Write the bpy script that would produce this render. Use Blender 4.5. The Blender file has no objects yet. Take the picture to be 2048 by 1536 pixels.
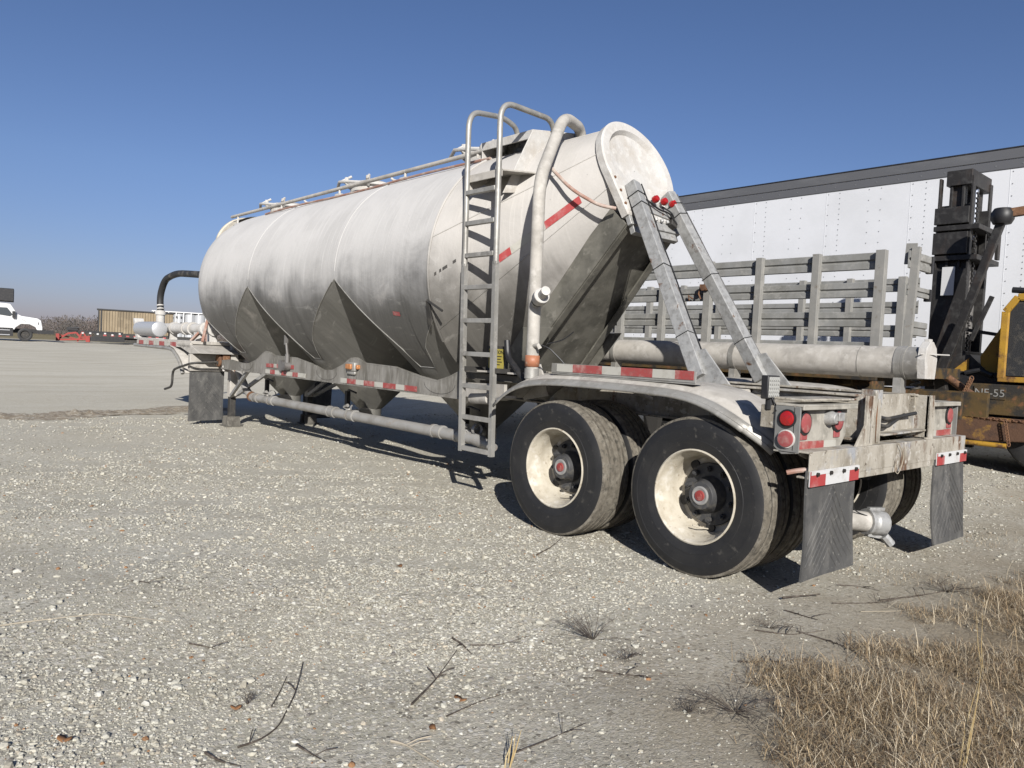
import bpy, math, random
import numpy as np
from mathutils import Vector, Matrix

random.seed(7)
rng = np.random.default_rng(7)
sc = bpy.context.scene
PI = math.pi

# ------------------------------------------------------------------ camera
def cam_axes(yaw, pitch, roll):
    f = Vector((math.cos(pitch)*math.cos(yaw), math.cos(pitch)*math.sin(yaw), math.sin(pitch)))
    r = Vector((math.sin(yaw), -math.cos(yaw), 0))
    u = r.cross(f)
    c, s = math.cos(roll), math.sin(roll)
    return c*r + s*u, -s*r + c*u, f
CAM = Vector((-2.7315, 5.2117, 1.3576))
_r, _u, _f = cam_axes(-0.7303, -0.0415, 0.0487)
cd = bpy.data.cameras.new('camera')
cd.sensor_width = 36.0
cd.lens = 1503.9/2048*36
cd.clip_start = 0.05
cd.clip_end = 3000
co = bpy.data.objects.new('camera', cd)
sc.collection.objects.link(co)
M3 = Matrix((_r, _u, -_f)).transposed()
co.matrix_world = Matrix.Translation(CAM) @ M3.to_4x4()
sc.camera = co

# ------------------------------------------------------------------ sky, sun, exposure
SUN_TRAVEL = Vector((1.70, -1.20, -1.0)).normalized()
to_sun = -SUN_TRAVEL
world = bpy.data.worlds.new('World')
sc.world = world
world.use_nodes = True
nt = world.node_tree
nt.nodes.clear()
sky = nt.nodes.new('ShaderNodeTexSky')
sky.sky_type = 'NISHITA'
sky.sun_disc = False
sky.sun_elevation = math.asin(to_sun.z)
sky.sun_rotation = math.atan2(to_sun.x, to_sun.y)
sky.altitude = 100
sky.air_density = 1.0
sky.dust_density = 0.5
sky.ozone_density = 4.0
bg = nt.nodes.new('ShaderNodeBackground')
bg.inputs['Strength'].default_value = 0.05
wo = nt.nodes.new('ShaderNodeOutputWorld')
wtc = nt.nodes.new('ShaderNodeTexCoord'); wsep = nt.nodes.new('ShaderNodeSeparateXYZ')
nt.links.new(wtc.outputs['Generated'], wsep.inputs[0])
wr = nt.nodes.new('ShaderNodeValToRGB')               # clear cold air: the horizon is lavender grey, not yellow
el = wr.color_ramp.elements
el[0].position = 0.0; el[0].color = (0.74, 0.66, 0.92, 1); el[1].position = 1.0; el[1].color = (0.84, 0.90, 1.04, 1)
for p_, c_ in ((.07, (0.84, 0.78, 1.0, 1)), (.2, (0.97, 0.93, 1.10, 1)), (.5, (0.90, 0.91, 1.07, 1))):
    e_ = el.new(p_); e_.color = c_
wm = nt.nodes.new('ShaderNodeMix'); wm.data_type = 'RGBA'; wm.blend_type = 'MULTIPLY'; wm.inputs[0].default_value = 1.0
nt.links.new(wsep.outputs['Z'], wr.inputs['Fac']); nt.links.new(sky.outputs[0], wm.inputs[6]); nt.links.new(wr.outputs[0], wm.inputs[7])
nt.links.new(wm.outputs[2], bg.inputs['Color'])
nt.links.new(bg.outputs[0], wo.inputs['Surface'])

sd = bpy.data.lights.new('sun', 'SUN')
sd.energy = 5.0
sd.angle = math.radians(0.5)
sd.color = (1.0, 0.965, 0.915)
so = bpy.data.objects.new('sun', sd)
sc.collection.objects.link(so)
so.rotation_mode = 'QUATERNION'
so.rotation_quaternion = SUN_TRAVEL.to_track_quat('-Z', 'Y')

sc.view_settings.view_transform = 'Standard'
sc.view_settings.look = 'None'
sc.view_settings.exposure = 0.68
sc.view_settings.gamma = 1.0

# ------------------------------------------------------------------ materials
def new_mat(name):
    m = bpy.data.materials.new(name)
    m.use_nodes = True
    t = m.node_tree
    t.nodes.clear()
    out = t.nodes.new('ShaderNodeOutputMaterial')
    b = t.nodes.new('ShaderNodeBsdfPrincipled')
    t.links.new(b.outputs[0], out.inputs['Surface'])
    return m, t, b
K = 0.67            # base colours below were tuned a little bright; this brings them to measured values
def rgba(c): return (c[0]*K, c[1]*K, c[2]*K, 1.0)
def noise(t, scale, stretch=(1, 1, 1), detail=4.0, rough=0.55, offs=(0, 0, 0), dist=0.0):
    tc = t.nodes.new('ShaderNodeTexCoord')
    mp = t.nodes.new('ShaderNodeMapping')
    mp.inputs['Scale'].default_value = stretch
    mp.inputs['Location'].default_value = offs
    n = t.nodes.new('ShaderNodeTexNoise')
    n.inputs['Scale'].default_value = scale
    n.inputs['Detail'].default_value = detail
    n.inputs['Roughness'].default_value = rough
    n.inputs['Distortion'].default_value = dist
    t.links.new(tc.outputs['Object'], mp.inputs['Vector'])
    t.links.new(mp.outputs[0], n.inputs['Vector'])
    return n.outputs['Fac']
def rng_map(t, sock, lo, hi, a=0.0, b=1.0):
    r = t.nodes.new('ShaderNodeMapRange')
    r.inputs['From Min'].default_value = lo
    r.inputs['From Max'].default_value = hi
    r.inputs['To Min'].default_value = a
    r.inputs['To Max'].default_value = b
    t.links.new(sock, r.inputs['Value'])
    return r.outputs[0]
def mixc(t, fac, a, b):
    m = t.nodes.new('ShaderNodeMix')
    m.data_type = 'RGBA'
    for s, v in ((m.inputs[0], fac), (m.inputs[6], a), (m.inputs[7], b)):
        if isinstance(v, (tuple, list)): s.default_value = rgba(v)
        elif isinstance(v, (int, float)): s.default_value = v
        else: t.links.new(v, s)
    return m.outputs[2]
def mth(t, op, a, b=None):
    m = t.nodes.new('ShaderNodeMath'); m.operation = op
    for i, v in enumerate((a, b)):
        if v is None: continue
        if isinstance(v, (int, float)): m.inputs[i].default_value = v
        else: t.links.new(v, m.inputs[i])
    return m.outputs[0]
_seed = [0]
def mat(name, base, rough=0.6, metal=0.0, layers=(), bump=None, spec=0.4):
    """layers: (colour, scale, lo, hi[, stretch[, detail]]) noise patches laid over the base colour"""
    m, t, b = new_mat(name)
    b.inputs['Roughness'].default_value = rough
    b.inputs['Metallic'].default_value = metal
    b.inputs['Specular IOR Level'].default_value = spec
    col = base
    for L in layers:
        _seed[0] += 1
        st = L[4] if len(L) > 4 else (1, 1, 1)
        de = L[5] if len(L) > 5 else 5.0
        n = noise(t, L[1], st, de, 0.6, (_seed[0]*1.7, _seed[0]*2.3, _seed[0]*0.9))
        col = mixc(t, rng_map(t, n, L[2], L[3]), col, L[0])
    if isinstance(col, tuple): b.inputs['Base Color'].default_value = rgba(col)
    else: t.links.new(col, b.inputs['Base Color'])
    if bump:
        bn = t.nodes.new('ShaderNodeBump')
        bn.inputs['Strength'].default_value = bump[1]
        bn.inputs['Distance'].default_value = bump[2] if len(bump) > 2 else 0.01
        t.links.new(noise(t, bump[0], (1, 1, 1), 6.0, 0.65), bn.inputs['Height'])
        t.links.new(bn.outputs[0], b.inputs['Normal'])
    return m

MT = {}
RUST = (0.16, 0.075, 0.035)
MT['cement_paint'] = mat('cement_paint', (0.50, 0.47, 0.42), 0.75, 0, [((0.32, 0.30, 0.265), 6, .45, .75), ((0.58, 0.55, 0.50), 14, .5, .7)], (30, .25))
MT['alu'] = mat('alu', (0.42, 0.41, 0.38), 0.5, 0.35, [((0.27, 0.255, 0.225), 4, .42, .7, (1, 1, .4)), ((0.50, 0.48, 0.44), 18, .52, .72)], (40, .15))
MT['galv'] = mat('galv', (0.46, 0.46, 0.445), 0.48, 0.3, [((0.33, 0.325, 0.31), 22, .45, .65), ((0.60, 0.585, 0.55), 9, .55, .72), (RUST, 7, .64, .71), ((0.20, 0.11, 0.06), 13, .67, .73)], (35, .3))
MT['pipe_grey'] = mat('pipe_grey', (0.40, 0.39, 0.37), 0.5, 0.2, [((0.28, 0.265, 0.24), 5, .45, .7), ((0.34, 0.27, 0.20), 9, .6, .75)], (50, .15))
MT['tail_paint'] = mat('tail_paint', (0.45, 0.415, 0.35), 0.7, 0, [((0.27, 0.24, 0.19), 6, .44, .62, (1, 1, .5)), ((0.37, 0.385, 0.41), 4, .56, .70), ((0.15, 0.085, 0.05), 8, .585, .66, (1, 1, .3)), ((0.55, 0.52, 0.46), 22, .56, .68), ((0.11, 0.085, 0.06), 30, .63, .70)], (45, .5))
MT['lamp_box'] = mat('lamp_box', (0.43, 0.405, 0.35), 0.65, 0, [((0.25, 0.235, 0.20), 8, .44, .66), ((0.52, 0.49, 0.42), 16, .55, .7)], (45, .2))
MT['lamp_side'] = mat('lamp_side', (0.20, 0.20, 0.19), 0.6, 0, [((0.26, 0.255, 0.24), 12, .5, .7)])
MT['dark_steel'] = mat('dark_steel', (0.055, 0.052, 0.048), 0.6, 0.2, [((0.12, 0.11, 0.095), 8, .5, .72)], (40, .2))
MT['black_paint'] = mat('black_paint', (0.018, 0.018, 0.02), 0.5, 0, [((0.05, 0.047, 0.042), 8, .5, .75)])
MT['mud_rubber'] = mat('mud_rubber', (0.080, 0.079, 0.076), 0.8, 0, [((0.155, 0.15, 0.14), 6, .45, .72, (1, 1.6, .7)), ((0.06, 0.06, 0.06), 9, .55, .72), ((0.27, 0.26, 0.23), 35, .62, .75)], (60, .4))
MT['tyre'] = mat('tyre', (0.017, 0.017, 0.018), 0.58, 0, [((0.030, 0.029, 0.028), 5, .45, .70), ((0.085, 0.08, 0.07), 22, .62, .78), ((0.11, 0.105, 0.095), 70, .68, .76)], (80, .12))
MT['tread'] = mat('tread', (0.17, 0.15, 0.118), 0.9, 0, [((0.27, 0.245, 0.20), 18, .45, .68), ((0.075, 0.068, 0.055), 30, .5, .68)], (90, .6))
MT['rim'] = mat('rim', (0.58, 0.53, 0.43), 0.7, 0, [((0.42, 0.37, 0.28), 9, .45, .7), ((0.27, 0.21, 0.14), 24, .6, .72), ((0.66, 0.62, 0.54), 15, .55, .7)], (60, .2))
MT['drum'] = mat('drum', (0.035, 0.033, 0.03), 0.7, 0, [((0.09, 0.08, 0.065), 12, .5, .7)])
MT['hub_grey'] = mat('hub_grey', (0.07, 0.07, 0.072), 0.5, 0.1, [((0.15, 0.14, 0.12), 20, .5, .7)])
MT['hub_ring'] = mat('hub_ring', (0.40, 0.39, 0.37), 0.5, 0.3)
MT['red_plastic'] = mat('red_plastic', (0.30, 0.05, 0.045), 0.5, 0, [((0.36, 0.14, 0.12), 20, .5, .7)])
MT['red_lens'] = mat('red_lens', (0.42, 0.012, 0.014), 0.22, 0, [((0.30, 0.02, 0.02), 60, .45, .6)], spec=.6)
MT['red_dusty'] = mat('red_dusty', (0.36, 0.085, 0.085), 0.5, 0, [((0.40, 0.20, 0.18), 25, .5, .7)])
MT['amber'] = mat('amber', (0.46, 0.19, 0.07), 0.4, 0, [((0.55, 0.27, 0.12), 30, .5, .7)])
MT['tape_red'] = mat('tape_red', (0.36, 0.07, 0.065), 0.55, 0, [((0.44, 0.26, 0.23), 9, .48, .66), ((0.30, 0.10, 0.09), 40, .5, .7)])
MT['tape_white'] = mat('tape_white', (0.50, 0.485, 0.43), 0.55, 0, [((0.38, 0.36, 0.31), 9, .5, .7)])
MT['tape_red_new'] = mat('tape_red_new', (0.42, 0.06, 0.06), 0.5, 0, [((0.46, 0.20, 0.19), 9, .52, .7)])
MT['tape_white_new'] = mat('tape_white_new', (0.66, 0.66, 0.65), 0.5, 0, [((0.52, 0.50, 0.47), 9, .55, .75)])
MT['led_face'] = mat('led_face', (0.55, 0.55, 0.52), 0.25, 0.3)
MT['bolt'] = mat('bolt', (0.06, 0.055, 0.05), 0.5, 0.5)
MT['hose_black'] = mat('hose_black', (0.03, 0.03, 0.03), 0.6, 0, [((0.16, 0.145, 0.12), 6, .5, .68)])
MT['hose_tan'] = mat('hose_tan', (0.36, 0.20, 0.15), 0.7, 0, [((0.50, 0.42, 0.36), 5, .45, .65)])
MT['yellow_sign'] = mat('yellow_sign', (0.42, 0.35, 0.07), 0.5, 0, [((0.35, 0.30, 0.12), 14, .58, .7)])
MT['ink'] = mat('ink', (0.02, 0.02, 0.02), 0.6)
MT['orange_decal'] = mat('orange_decal', (0.42, 0.17, 0.09), 0.5, 0, [((0.50, 0.35, 0.25), 30, .55, .7)])
MT['rusty'] = mat('rusty', (0.20, 0.10, 0.05), 0.85, 0, [((0.10, 0.05, 0.03), 12, .45, .65), ((0.30, 0.18, 0.10), 25, .58, .72)], (60, .5))
MT['stake_alu'] = mat('stake_alu', (0.33, 0.33, 0.315), 0.6, 0.15, [((0.235, 0.23, 0.205), 4, .42, .7, (1, 1, .5)), ((0.42, 0.41, 0.38), 14, .52, .72)], (50, .12))
MT['stake_post'] = mat('stake_post', (0.315, 0.308, 0.285), 0.6, 0.15, [((0.40, 0.385, 0.35), 6, .5, .7), ((0.22, 0.19, 0.15), 14, .62, .75)], (50, .15))
MT['van_white'] = mat('van_white', (0.80, 0.81, 0.83), 0.45, 0, [((0.745, 0.755, 0.77), 1.2, .45, .65), ((0.60, 0.61, 0.61), 6, .68, .8)], (1.1, .06, .03))
MT['van_rail'] = mat('van_rail', (0.20, 0.20, 0.205), 0.45, 0.4, [((0.26, 0.26, 0.26), 3, .5, .7, (.3, 1, 1))])
MT['rivet'] = mat('rivet', (0.26, 0.265, 0.27), 0.5, 0.3)
MT['fork_yellow'] = mat('fork_yellow', (0.46, 0.26, 0.028), 0.6, 0, [((0.30, 0.16, 0.03), 3, .45, .62), ((0.13, 0.065, 0.03), 8, .55, .65), ((0.10, 0.05, 0.025), 28, .63, .70)], (40, .2))
MT['fork_rust_shade'] = mat('fork_rust_shade', (0.115, 0.060, 0.034), 0.85, 0, [((0.27, 0.15, 0.035), 6, .56, .64), ((0.08, 0.045, 0.03), 14, .5, .68)], (50, .5))  # rust, deepened in place of the shade low on the forklift
MT['mast_black'] = mat('mast_black', (0.026, 0.024, 0.023), 0.55, 0.1, [((0.065, 0.045, 0.035), 5, .55, .72, (1, 1, .3)), ((0.06, 0.058, 0.055), 14, .5, .7)], (40, .2))
MT['chrome'] = mat('chrome', (0.62, 0.65, 0.68), 0.22, 0.9)
MT['cyl_grey'] = mat('cyl_grey', (0.22, 0.21, 0.20), 0.45, 0.3, [((0.12, 0.11, 0.10), 6, .45, .65)])
MT['grille'] = mat('grille', (0.035, 0.036, 0.038), 0.6, 0.2, [((0.10, 0.09, 0.075), 16, .52, .7)], (120, .6))
MT['truck_white'] = mat('truck_white', (0.78, 0.78, 0.77), 0.35, 0)
MT['glass_dark'] = mat('glass_dark', (0.06, 0.075, 0.085), 0.08, 0, spec=.8)
MT['tan_wall'] = mat('tan_wall', (0.30, 0.235, 0.15), 0.7, 0, [((0.21, 0.165, 0.105), .8, .45, .62, (3, 1, .3)), ((0.36, 0.29, 0.19), 1.5, .5, .7)])
MT['far_red'] = mat('far_red', (0.34, 0.045, 0.035), 0.5)
MT['silver'] = mat('silver', (0.56, 0.57, 0.58), 0.4, 0.3)
MT['fork_dark'] = mat('fork_dark', (0.10, 0.062, 0.018), 0.8, 0, [((0.025, 0.022, 0.018), 5, .42, .58), ((0.16, 0.075, 0.03), 11, .56, .68)], (40, .3))  # dirty yellow darkened to stand in for shade on the lower bodies
MT['rail_dirty'] = mat('rail_dirty', (0.30, 0.285, 0.255), 0.6, 0.15, [((0.19, 0.178, 0.152), 3.2, .42, .60, (2.2, 1, .5)), ((0.38, 0.365, 0.33), 14, .52, .72, (1.5, 1, .4)), ((0.13, 0.115, 0.095), 6, .60, .72, (2.5, 1, .35))], (40, .2))
MT['grime_shade'] = mat('grime_shade', (0.15, 0.14, 0.12), 0.85, 0, [((0.085, 0.078, 0.066), 5, .42, .62), ((0.24, 0.225, 0.19), 13, .56, .72)], (40, .3))  # grime, deepened to stand in for shade under the chassis
MT['pan'] = mat('pan', (0.20, 0.19, 0.16), 0.6, 0.1, [((0.11, 0.105, 0.088), 4, .42, .62), ((0.29, 0.275, 0.235), 9, .58, .72)], (30, .2))  # hopper metal darkened to stand in for shade under the cone
MT['groove'] = mat('groove', (0.035, 0.033, 0.03), 0.9)
MT['wood'] = mat('wood', (0.150, 0.132, 0.118), 0.95, 0, [((0.17, 0.135, 0.12), .08, .45, .6), ((0.10, 0.095, 0.085), .2, .5, .65)])  # tree tone lightened, distance haze put into the colour
MT['straw'] = mat('straw', (0.42, 0.30, 0.13), 0.8, 0, [((0.50, 0.40, 0.22), 30, .45, .6)])
MT['twig'] = mat('twig', (0.07, 0.054, 0.042), 0.85, 0, [((0.20, 0.17, 0.14), 30, .5, .7)])
MT['twig_pale'] = mat('twig_pale', (0.40, 0.35, 0.27), 0.8)
MT['leaf'] = mat('leaf', (0.20, 0.095, 0.04), 0.8, 0, [((0.30, 0.15, 0.06), 40, .45, .65)])

def tank_material(name, white, grey, zmid):
    """aluminium skin; cement dust lies on the upward faces and runs down in streaks"""
    m, t, b = new_mat(name)
    geo = t.nodes.new('ShaderNodeNewGeometry')
    sep = t.nodes.new('ShaderNodeSeparateXYZ'); t.links.new(geo.outputs['Normal'], sep.inputs[0])
    tc = t.nodes.new('ShaderNodeTexCoord')
    sp = t.nodes.new('ShaderNodeSeparateXYZ'); t.links.new(tc.outputs['Object'], sp.inputs[0])
    streak = noise(t, 1.0, (4.3, .5, .5), 7, .68)          # runs round the barrel
    fine = noise(t, 1.0, (34.0, 1.6, 1.6), 5, .6, (3, 5, 1))
    blot = noise(t, 1.7, (1, 1, 1), 7, .62, (7, 2, 3), .6)
    patch = noise(t, .55, (1, 1.4, 1.4), 3, .5, (1, 9, 4))
    speck = noise(t, 34, (1, 1, 1), 3, .6, (2, 2, 8))
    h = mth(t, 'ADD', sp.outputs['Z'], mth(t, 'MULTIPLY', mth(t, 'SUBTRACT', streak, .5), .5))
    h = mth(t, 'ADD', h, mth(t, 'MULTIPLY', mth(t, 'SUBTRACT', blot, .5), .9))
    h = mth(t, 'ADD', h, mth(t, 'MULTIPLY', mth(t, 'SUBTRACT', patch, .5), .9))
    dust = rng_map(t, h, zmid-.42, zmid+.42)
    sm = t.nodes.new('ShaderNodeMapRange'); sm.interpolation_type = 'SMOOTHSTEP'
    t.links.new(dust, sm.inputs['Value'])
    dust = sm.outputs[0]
    w = mixc(t, rng_map(t, blot, .42, .7), white, tuple(c*.86 for c in white))
    w = mixc(t, rng_map(t, fine, .52, .72), w, tuple(min(1, c*1.07) for c in white))
    g = mixc(t, rng_map(t, fine, .42, .72), grey, tuple(c*.84 for c in grey))
    g = mixc(t, rng_map(t, streak, .50, .82), g, tuple(c*1.28 for c in grey))
    scuff = noise(t, 1.0, (1.4, 9.0, 4.0), 5, .7, (4, 1, 6), 1.2)
    g = mixc(t, rng_map(t, scuff, .60, .72), g, (0.36, 0.35, 0.325))
    g = mixc(t, rng_map(t, blot, .60, .70), g, (0.36, 0.34, 0.31))
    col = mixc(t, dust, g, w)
    col = mixc(t, mth(t, 'MULTIPLY', rng_map(t, speck, .70, .76), .55), col, (0.12, 0.11, 0.10))
    t.links.new(col, b.inputs['Base Color'])
    t.links.new(rng_map(t, dust, 0, 1, .45, .85), b.inputs['Roughness'])
    t.links.new(rng_map(t, dust, 0, 1, .35, 0), b.inputs['Metallic'])
    b.inputs['Specular IOR Level'].default_value = .35
    bn = t.nodes.new('ShaderNodeBump'); bn.inputs['Strength'].default_value = .42; bn.inputs['Distance'].default_value = .014
    t.links.new(mth(t, 'ADD', mth(t, 'MULTIPLY', blot, 1.2), mth(t, 'ADD', mth(t, 'MULTIPLY', patch, 2.5), mth(t, 'MULTIPLY', speck, .25))), bn.inputs['Height'])
    t.links.new(bn.outputs[0], b.inputs['Normal'])
    return m
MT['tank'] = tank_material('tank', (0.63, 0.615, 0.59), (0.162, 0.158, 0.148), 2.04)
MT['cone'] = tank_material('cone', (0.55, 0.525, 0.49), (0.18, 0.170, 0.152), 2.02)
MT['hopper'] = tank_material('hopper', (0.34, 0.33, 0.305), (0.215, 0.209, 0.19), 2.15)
MT['plate_white'] = mat('plate_white', (0.58, 0.565, 0.535), 0.8, 0, [((0.50, 0.465, 0.415), 4, .45, .68), ((0.66, 0.64, 0.60), 12, .52, .7), ((0.10, 0.09, 0.08), 38, .735, .76)], (14, .35, .02))

# ------------------------------------------------------------------ geometry helpers
WM = {}
def empty(name, loc=(0, 0, 0), rz=0.0, parent=None):
    o = bpy.data.objects.new(name, None)
    o.empty_display_size = 0.2
    sc.collection.objects.link(o)
    o.location = loc; o.rotation_euler = (0, 0, rz)
    WM[o.name] = Matrix.Translation(Vector(loc)) @ Matrix.Rotation(rz, 4, 'Z')
    if parent: o.parent = parent
    return o
def tag(o, label=None, cat=None, group=None, kind=None):
    if label: o['label'] = label
    if cat: o['category'] = cat
    if group: o['group'] = group
    if kind: o['kind'] = kind
    return o
def thing(name, label, cat, loc=(0, 0, 0), rz=0.0, group=None):
    return tag(empty(name, loc, rz), label, cat, group)
def copy_tree(o, parent=None):
    c = o.copy(); sc.collection.objects.link(c)
    if parent is not None: c.parent = parent
    WM[c.name] = WM.get(o.name, Matrix())
    for ch in list(o.children): copy_tree(ch, c)
    return c
def V(*a): return Vector(a)
class MB:
    """collects shapes; build() links them as ONE mesh object"""
    def __init__(s): s.v = []; s.f = []; s.mi = []
    def add(s, vs, fs, mi=0):
        o = len(s.v)
        s.v.extend([tuple(p) for p in vs])
        for f in fs:
            s.f.append(tuple(i+o for i in f)); s.mi.append(mi)
        return s
    def box(s, c, size, R=None, mi=0):
        hx, hy, hz = size[0]/2, size[1]/2, size[2]/2
        P = [Vector((x, y, z)) for x in (-hx, hx) for y in (-hy, hy) for z in (-hz, hz)]
        if R is not None: P = [R @ p for p in P]
        c = Vector(c)
        return s.add([p+c for p in P], [(0, 1, 3, 2), (4, 6, 7, 5), (0, 4, 5, 1), (2, 3, 7, 6), (0, 2, 6, 4), (1, 5, 7, 3)], mi)
    def bb(s, x0, x1, y0, y1, z0, z1, mi=0):
        return s.box(((x0+x1)/2, (y0+y1)/2, (z0+z1)/2), (abs(x1-x0), abs(y1-y0), abs(z1-z0)), None, mi)
    def beam(s, p0, p1, w, h, up=(0, 0, 1), mi=0, w1=None, h1=None):
        p0, p1 = Vector(p0), Vector(p1)
        d = (p1-p0).normalized(); sx = d.cross(Vector(up)).normalized(); uy = sx.cross(d)
        w1 = w if w1 is None else w1; h1 = h if h1 is None else h1
        P = []
        for p, a, b in ((p0, w, h), (p1, w1, h1)):
            for i, j in ((-1, -1), (1, -1), (1, 1), (-1, 1)): P.append(p + sx*(i*a/2) + uy*(j*b/2))
        return s.add(P, [(3, 2, 1, 0), (4, 5, 6, 7), (0, 1, 5, 4), (1, 2, 6, 5), (2, 3, 7, 6), (3, 0, 4, 7)], mi)
    def tube(s, pts, r, n=12, mi=0, caps=True, radii=None):
        pts = [Vector(p) for p in pts]
        m = len(pts); T = []
        for i in range(m):
            a = pts[max(i-1, 0)]; b = pts[min(i+1, m-1)]
            T.append((b-a).normalized())
        ref = Vector((0, 0, 1)) if abs(T[0].z) < .9 else Vector((1, 0, 0))
        nx = T[0].cross(ref).normalized(); vs = []
        for i in range(m):
            nx = (nx - T[i]*nx.dot(T[i])).normalized(); ny = T[i].cross(nx)
            rr = radii[i] if radii else r
            for k in range(n):
                a = 2*PI*k/n
                vs.append(pts[i] + nx*(rr*math.cos(a)) + ny*(rr*math.sin(a)))
        fs = [(i*n+k, i*n+(k+1) % n, (i+1)*n+(k+1) % n, (i+1)*n+k) for i in range(m-1) for k in range(n)]
        if caps: fs += [tuple(range(n-1, -1, -1)), tuple((m-1)*n+k for k in range(n))]
        return s.add(vs, fs, mi)
    def lathe(s, prof, o, axis='y', n=48, mi=0, mis=None, closed=False):
        """prof: (along axis, radius) pairs"""
        o = Vector(o)
        ax, e1, e2 = {'y': (V(0, 1, 0), V(1, 0, 0), V(0, 0, 1)), 'x': (V(1, 0, 0), V(0, 1, 0), V(0, 0, 1)), 'z': (V(0, 0, 1), V(1, 0, 0), V(0, 1, 0))}[axis]
        vs = []
        for a, r in prof:
            for k in range(n):
                t = 2*PI*k/n
                vs.append(o + ax*a + e1*(r*math.cos(t)) + e2*(r*math.sin(t)))
        m = len(prof); off = len(s.v)
        s.v.extend([tuple(p) for p in vs])
        for i in range(m if closed else m-1):
            j = (i+1) % m
            for k in range(n):
                s.f.append((off+i*n+k, off+i*n+(k+1) % n, off+j*n+(k+1) % n, off+j*n+k)); s.mi.append(mis[i] if mis else mi)
        return s
    def disc(s, o, axis_v, r, h, n=20, mi=0):
        a = Vector(axis_v).normalized(); o = Vector(o)
        return s.tube([o, o+a*h], r, n, mi)
    def prism(s, pts2, plane, lo, hi, mi=0):
        """pts2 outline in the plane ('xz' extruded in y, 'yz' in x, 'xy' in z)"""
        def P(a, b, c): return {'xz': (a, c, b), 'yz': (c, a, b), 'xy': (a, b, c)}[plane]
        n = len(pts2)
        vs = [P(a, b, lo) for a, b in pts2] + [P(a, b, hi) for a, b in pts2]
        fs = [tuple(range(n)), tuple(range(2*n-1, n-1, -1))] + [(i, (i+1) % n + 0, (i+1) % n+n, i+n) for i in range(n)]
        return s.add(vs, fs, mi)
    def poly(s, pts, mi=0): return s.add(pts, [tuple(range(len(pts)))], mi)
    def islands(s):
        n = len(s.v); P = list(range(n))
        def find(a):
            while P[a] != a: P[a] = P[P[a]]; a = P[a]
            return a
        for f in s.f:
            for i in f[1:]: P[find(i)] = find(f[0])
        V_ = np.array(s.v); G = {}
        for i in range(n): G.setdefault(find(i), []).append(i)
        bs = [[V_[g].min(0)-.004, V_[g].max(0)+.004, set([k])] for k, g in G.items()]
        ch = True
        while ch:                       # pieces that touch stay together
            ch = False
            for i in range(len(bs)):
                for j in range(i+1, len(bs)):
                    if np.all(bs[i][0] <= bs[j][1]) and np.all(bs[j][0] <= bs[i][1]):
                        bs[i][2] |= bs[j][2]; bs[i][0] = np.minimum(bs[i][0], bs[j][0]); bs[i][1] = np.maximum(bs[i][1], bs[j][1])
                        bs.pop(j); ch = True; break
                if ch: break
        out = []
        for b_ in bs:
            m = MB(); idx = {}
            for f, k in zip(s.f, s.mi):
                if find(f[0]) in b_[2]:
                    for i in f:
                        if i not in idx: idx[i] = len(m.v); m.v.append(s.v[i])
                    m.f.append(tuple(idx[i] for i in f)); m.mi.append(k)
            out.append(m)
        return out
    def build(s, name, mats, parent=None, local=False, smooth=35, bevel=0.0, solid=0.0, split=False):
        if split:
            return [m.build(name, mats, parent, local, smooth, bevel, solid) for m in s.islands()][0]
        me = bpy.data.meshes.new(name)
        vs = s.v
        if parent is not None and not local and parent.name in WM:
            inv = WM[parent.name].inverted()
            if inv != Matrix(): vs = [tuple(inv @ Vector(p)) for p in vs]
        me.from_pydata(vs, [], s.f)
        if not isinstance(mats, (list, tuple)): mats = [mats]
        for m in mats: me.materials.append(MT[m] if isinstance(m, str) else m)
        me.polygons.foreach_set('material_index', s.mi)
        me.update()
        import bmesh
        bm = bmesh.new(); bm.from_mesh(me)
        if getattr(s, 'weld', False): bmesh.ops.remove_doubles(bm, verts=bm.verts, dist=1e-5)
        bmesh.ops.recalc_face_normals(bm, faces=bm.faces)
        bm.to_mesh(me); bm.free()
        if smooth:
            me.polygons.foreach_set('use_smooth', [True]*len(me.polygons))
            me.set_sharp_from_angle(angle=math.radians(smooth))
        o = bpy.data.objects.new(name, me)
        sc.collection.objects.link(o)
        if parent is not None:
            o.parent = parent
            WM[o.name] = WM.get(parent.name, Matrix())
        if solid:
            md = o.modifiers.new('thickness', 'SOLIDIFY'); md.thickness = solid; md.offset = 0
        if bevel:
            md = o.modifiers.new('bevel', 'BEVEL'); md.width = bevel; md.segments = 2; md.limit_method = 'ANGLE'; md.angle_limit = math.radians(40)
        return o
def part(name, mats, parent, fn=None, **k):
    b = MB(); fn(b); return b.build(name, mats, parent, **k)
def arc_pts(pts, rad=0.08, n=6):
    """round the corners of a polyline"""
    pts = [Vector(p) for p in pts]; out = [pts[0]]
    for i in range(1, len(pts)-1):
        a, b, c = pts[i-1], pts[i], pts[i+1]
        r = min(rad, (b-a).length*.49, (c-b).length*.49)
        p, q = b+(a-b).normalized()*r, b+(c-b).normalized()*r
        for k in range(n+1):
            t = k/n
            out.append(p*(1-t)**2 + b*2*t*(1-t) + q*t*t)
    out.append(pts[-1]); return out
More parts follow.
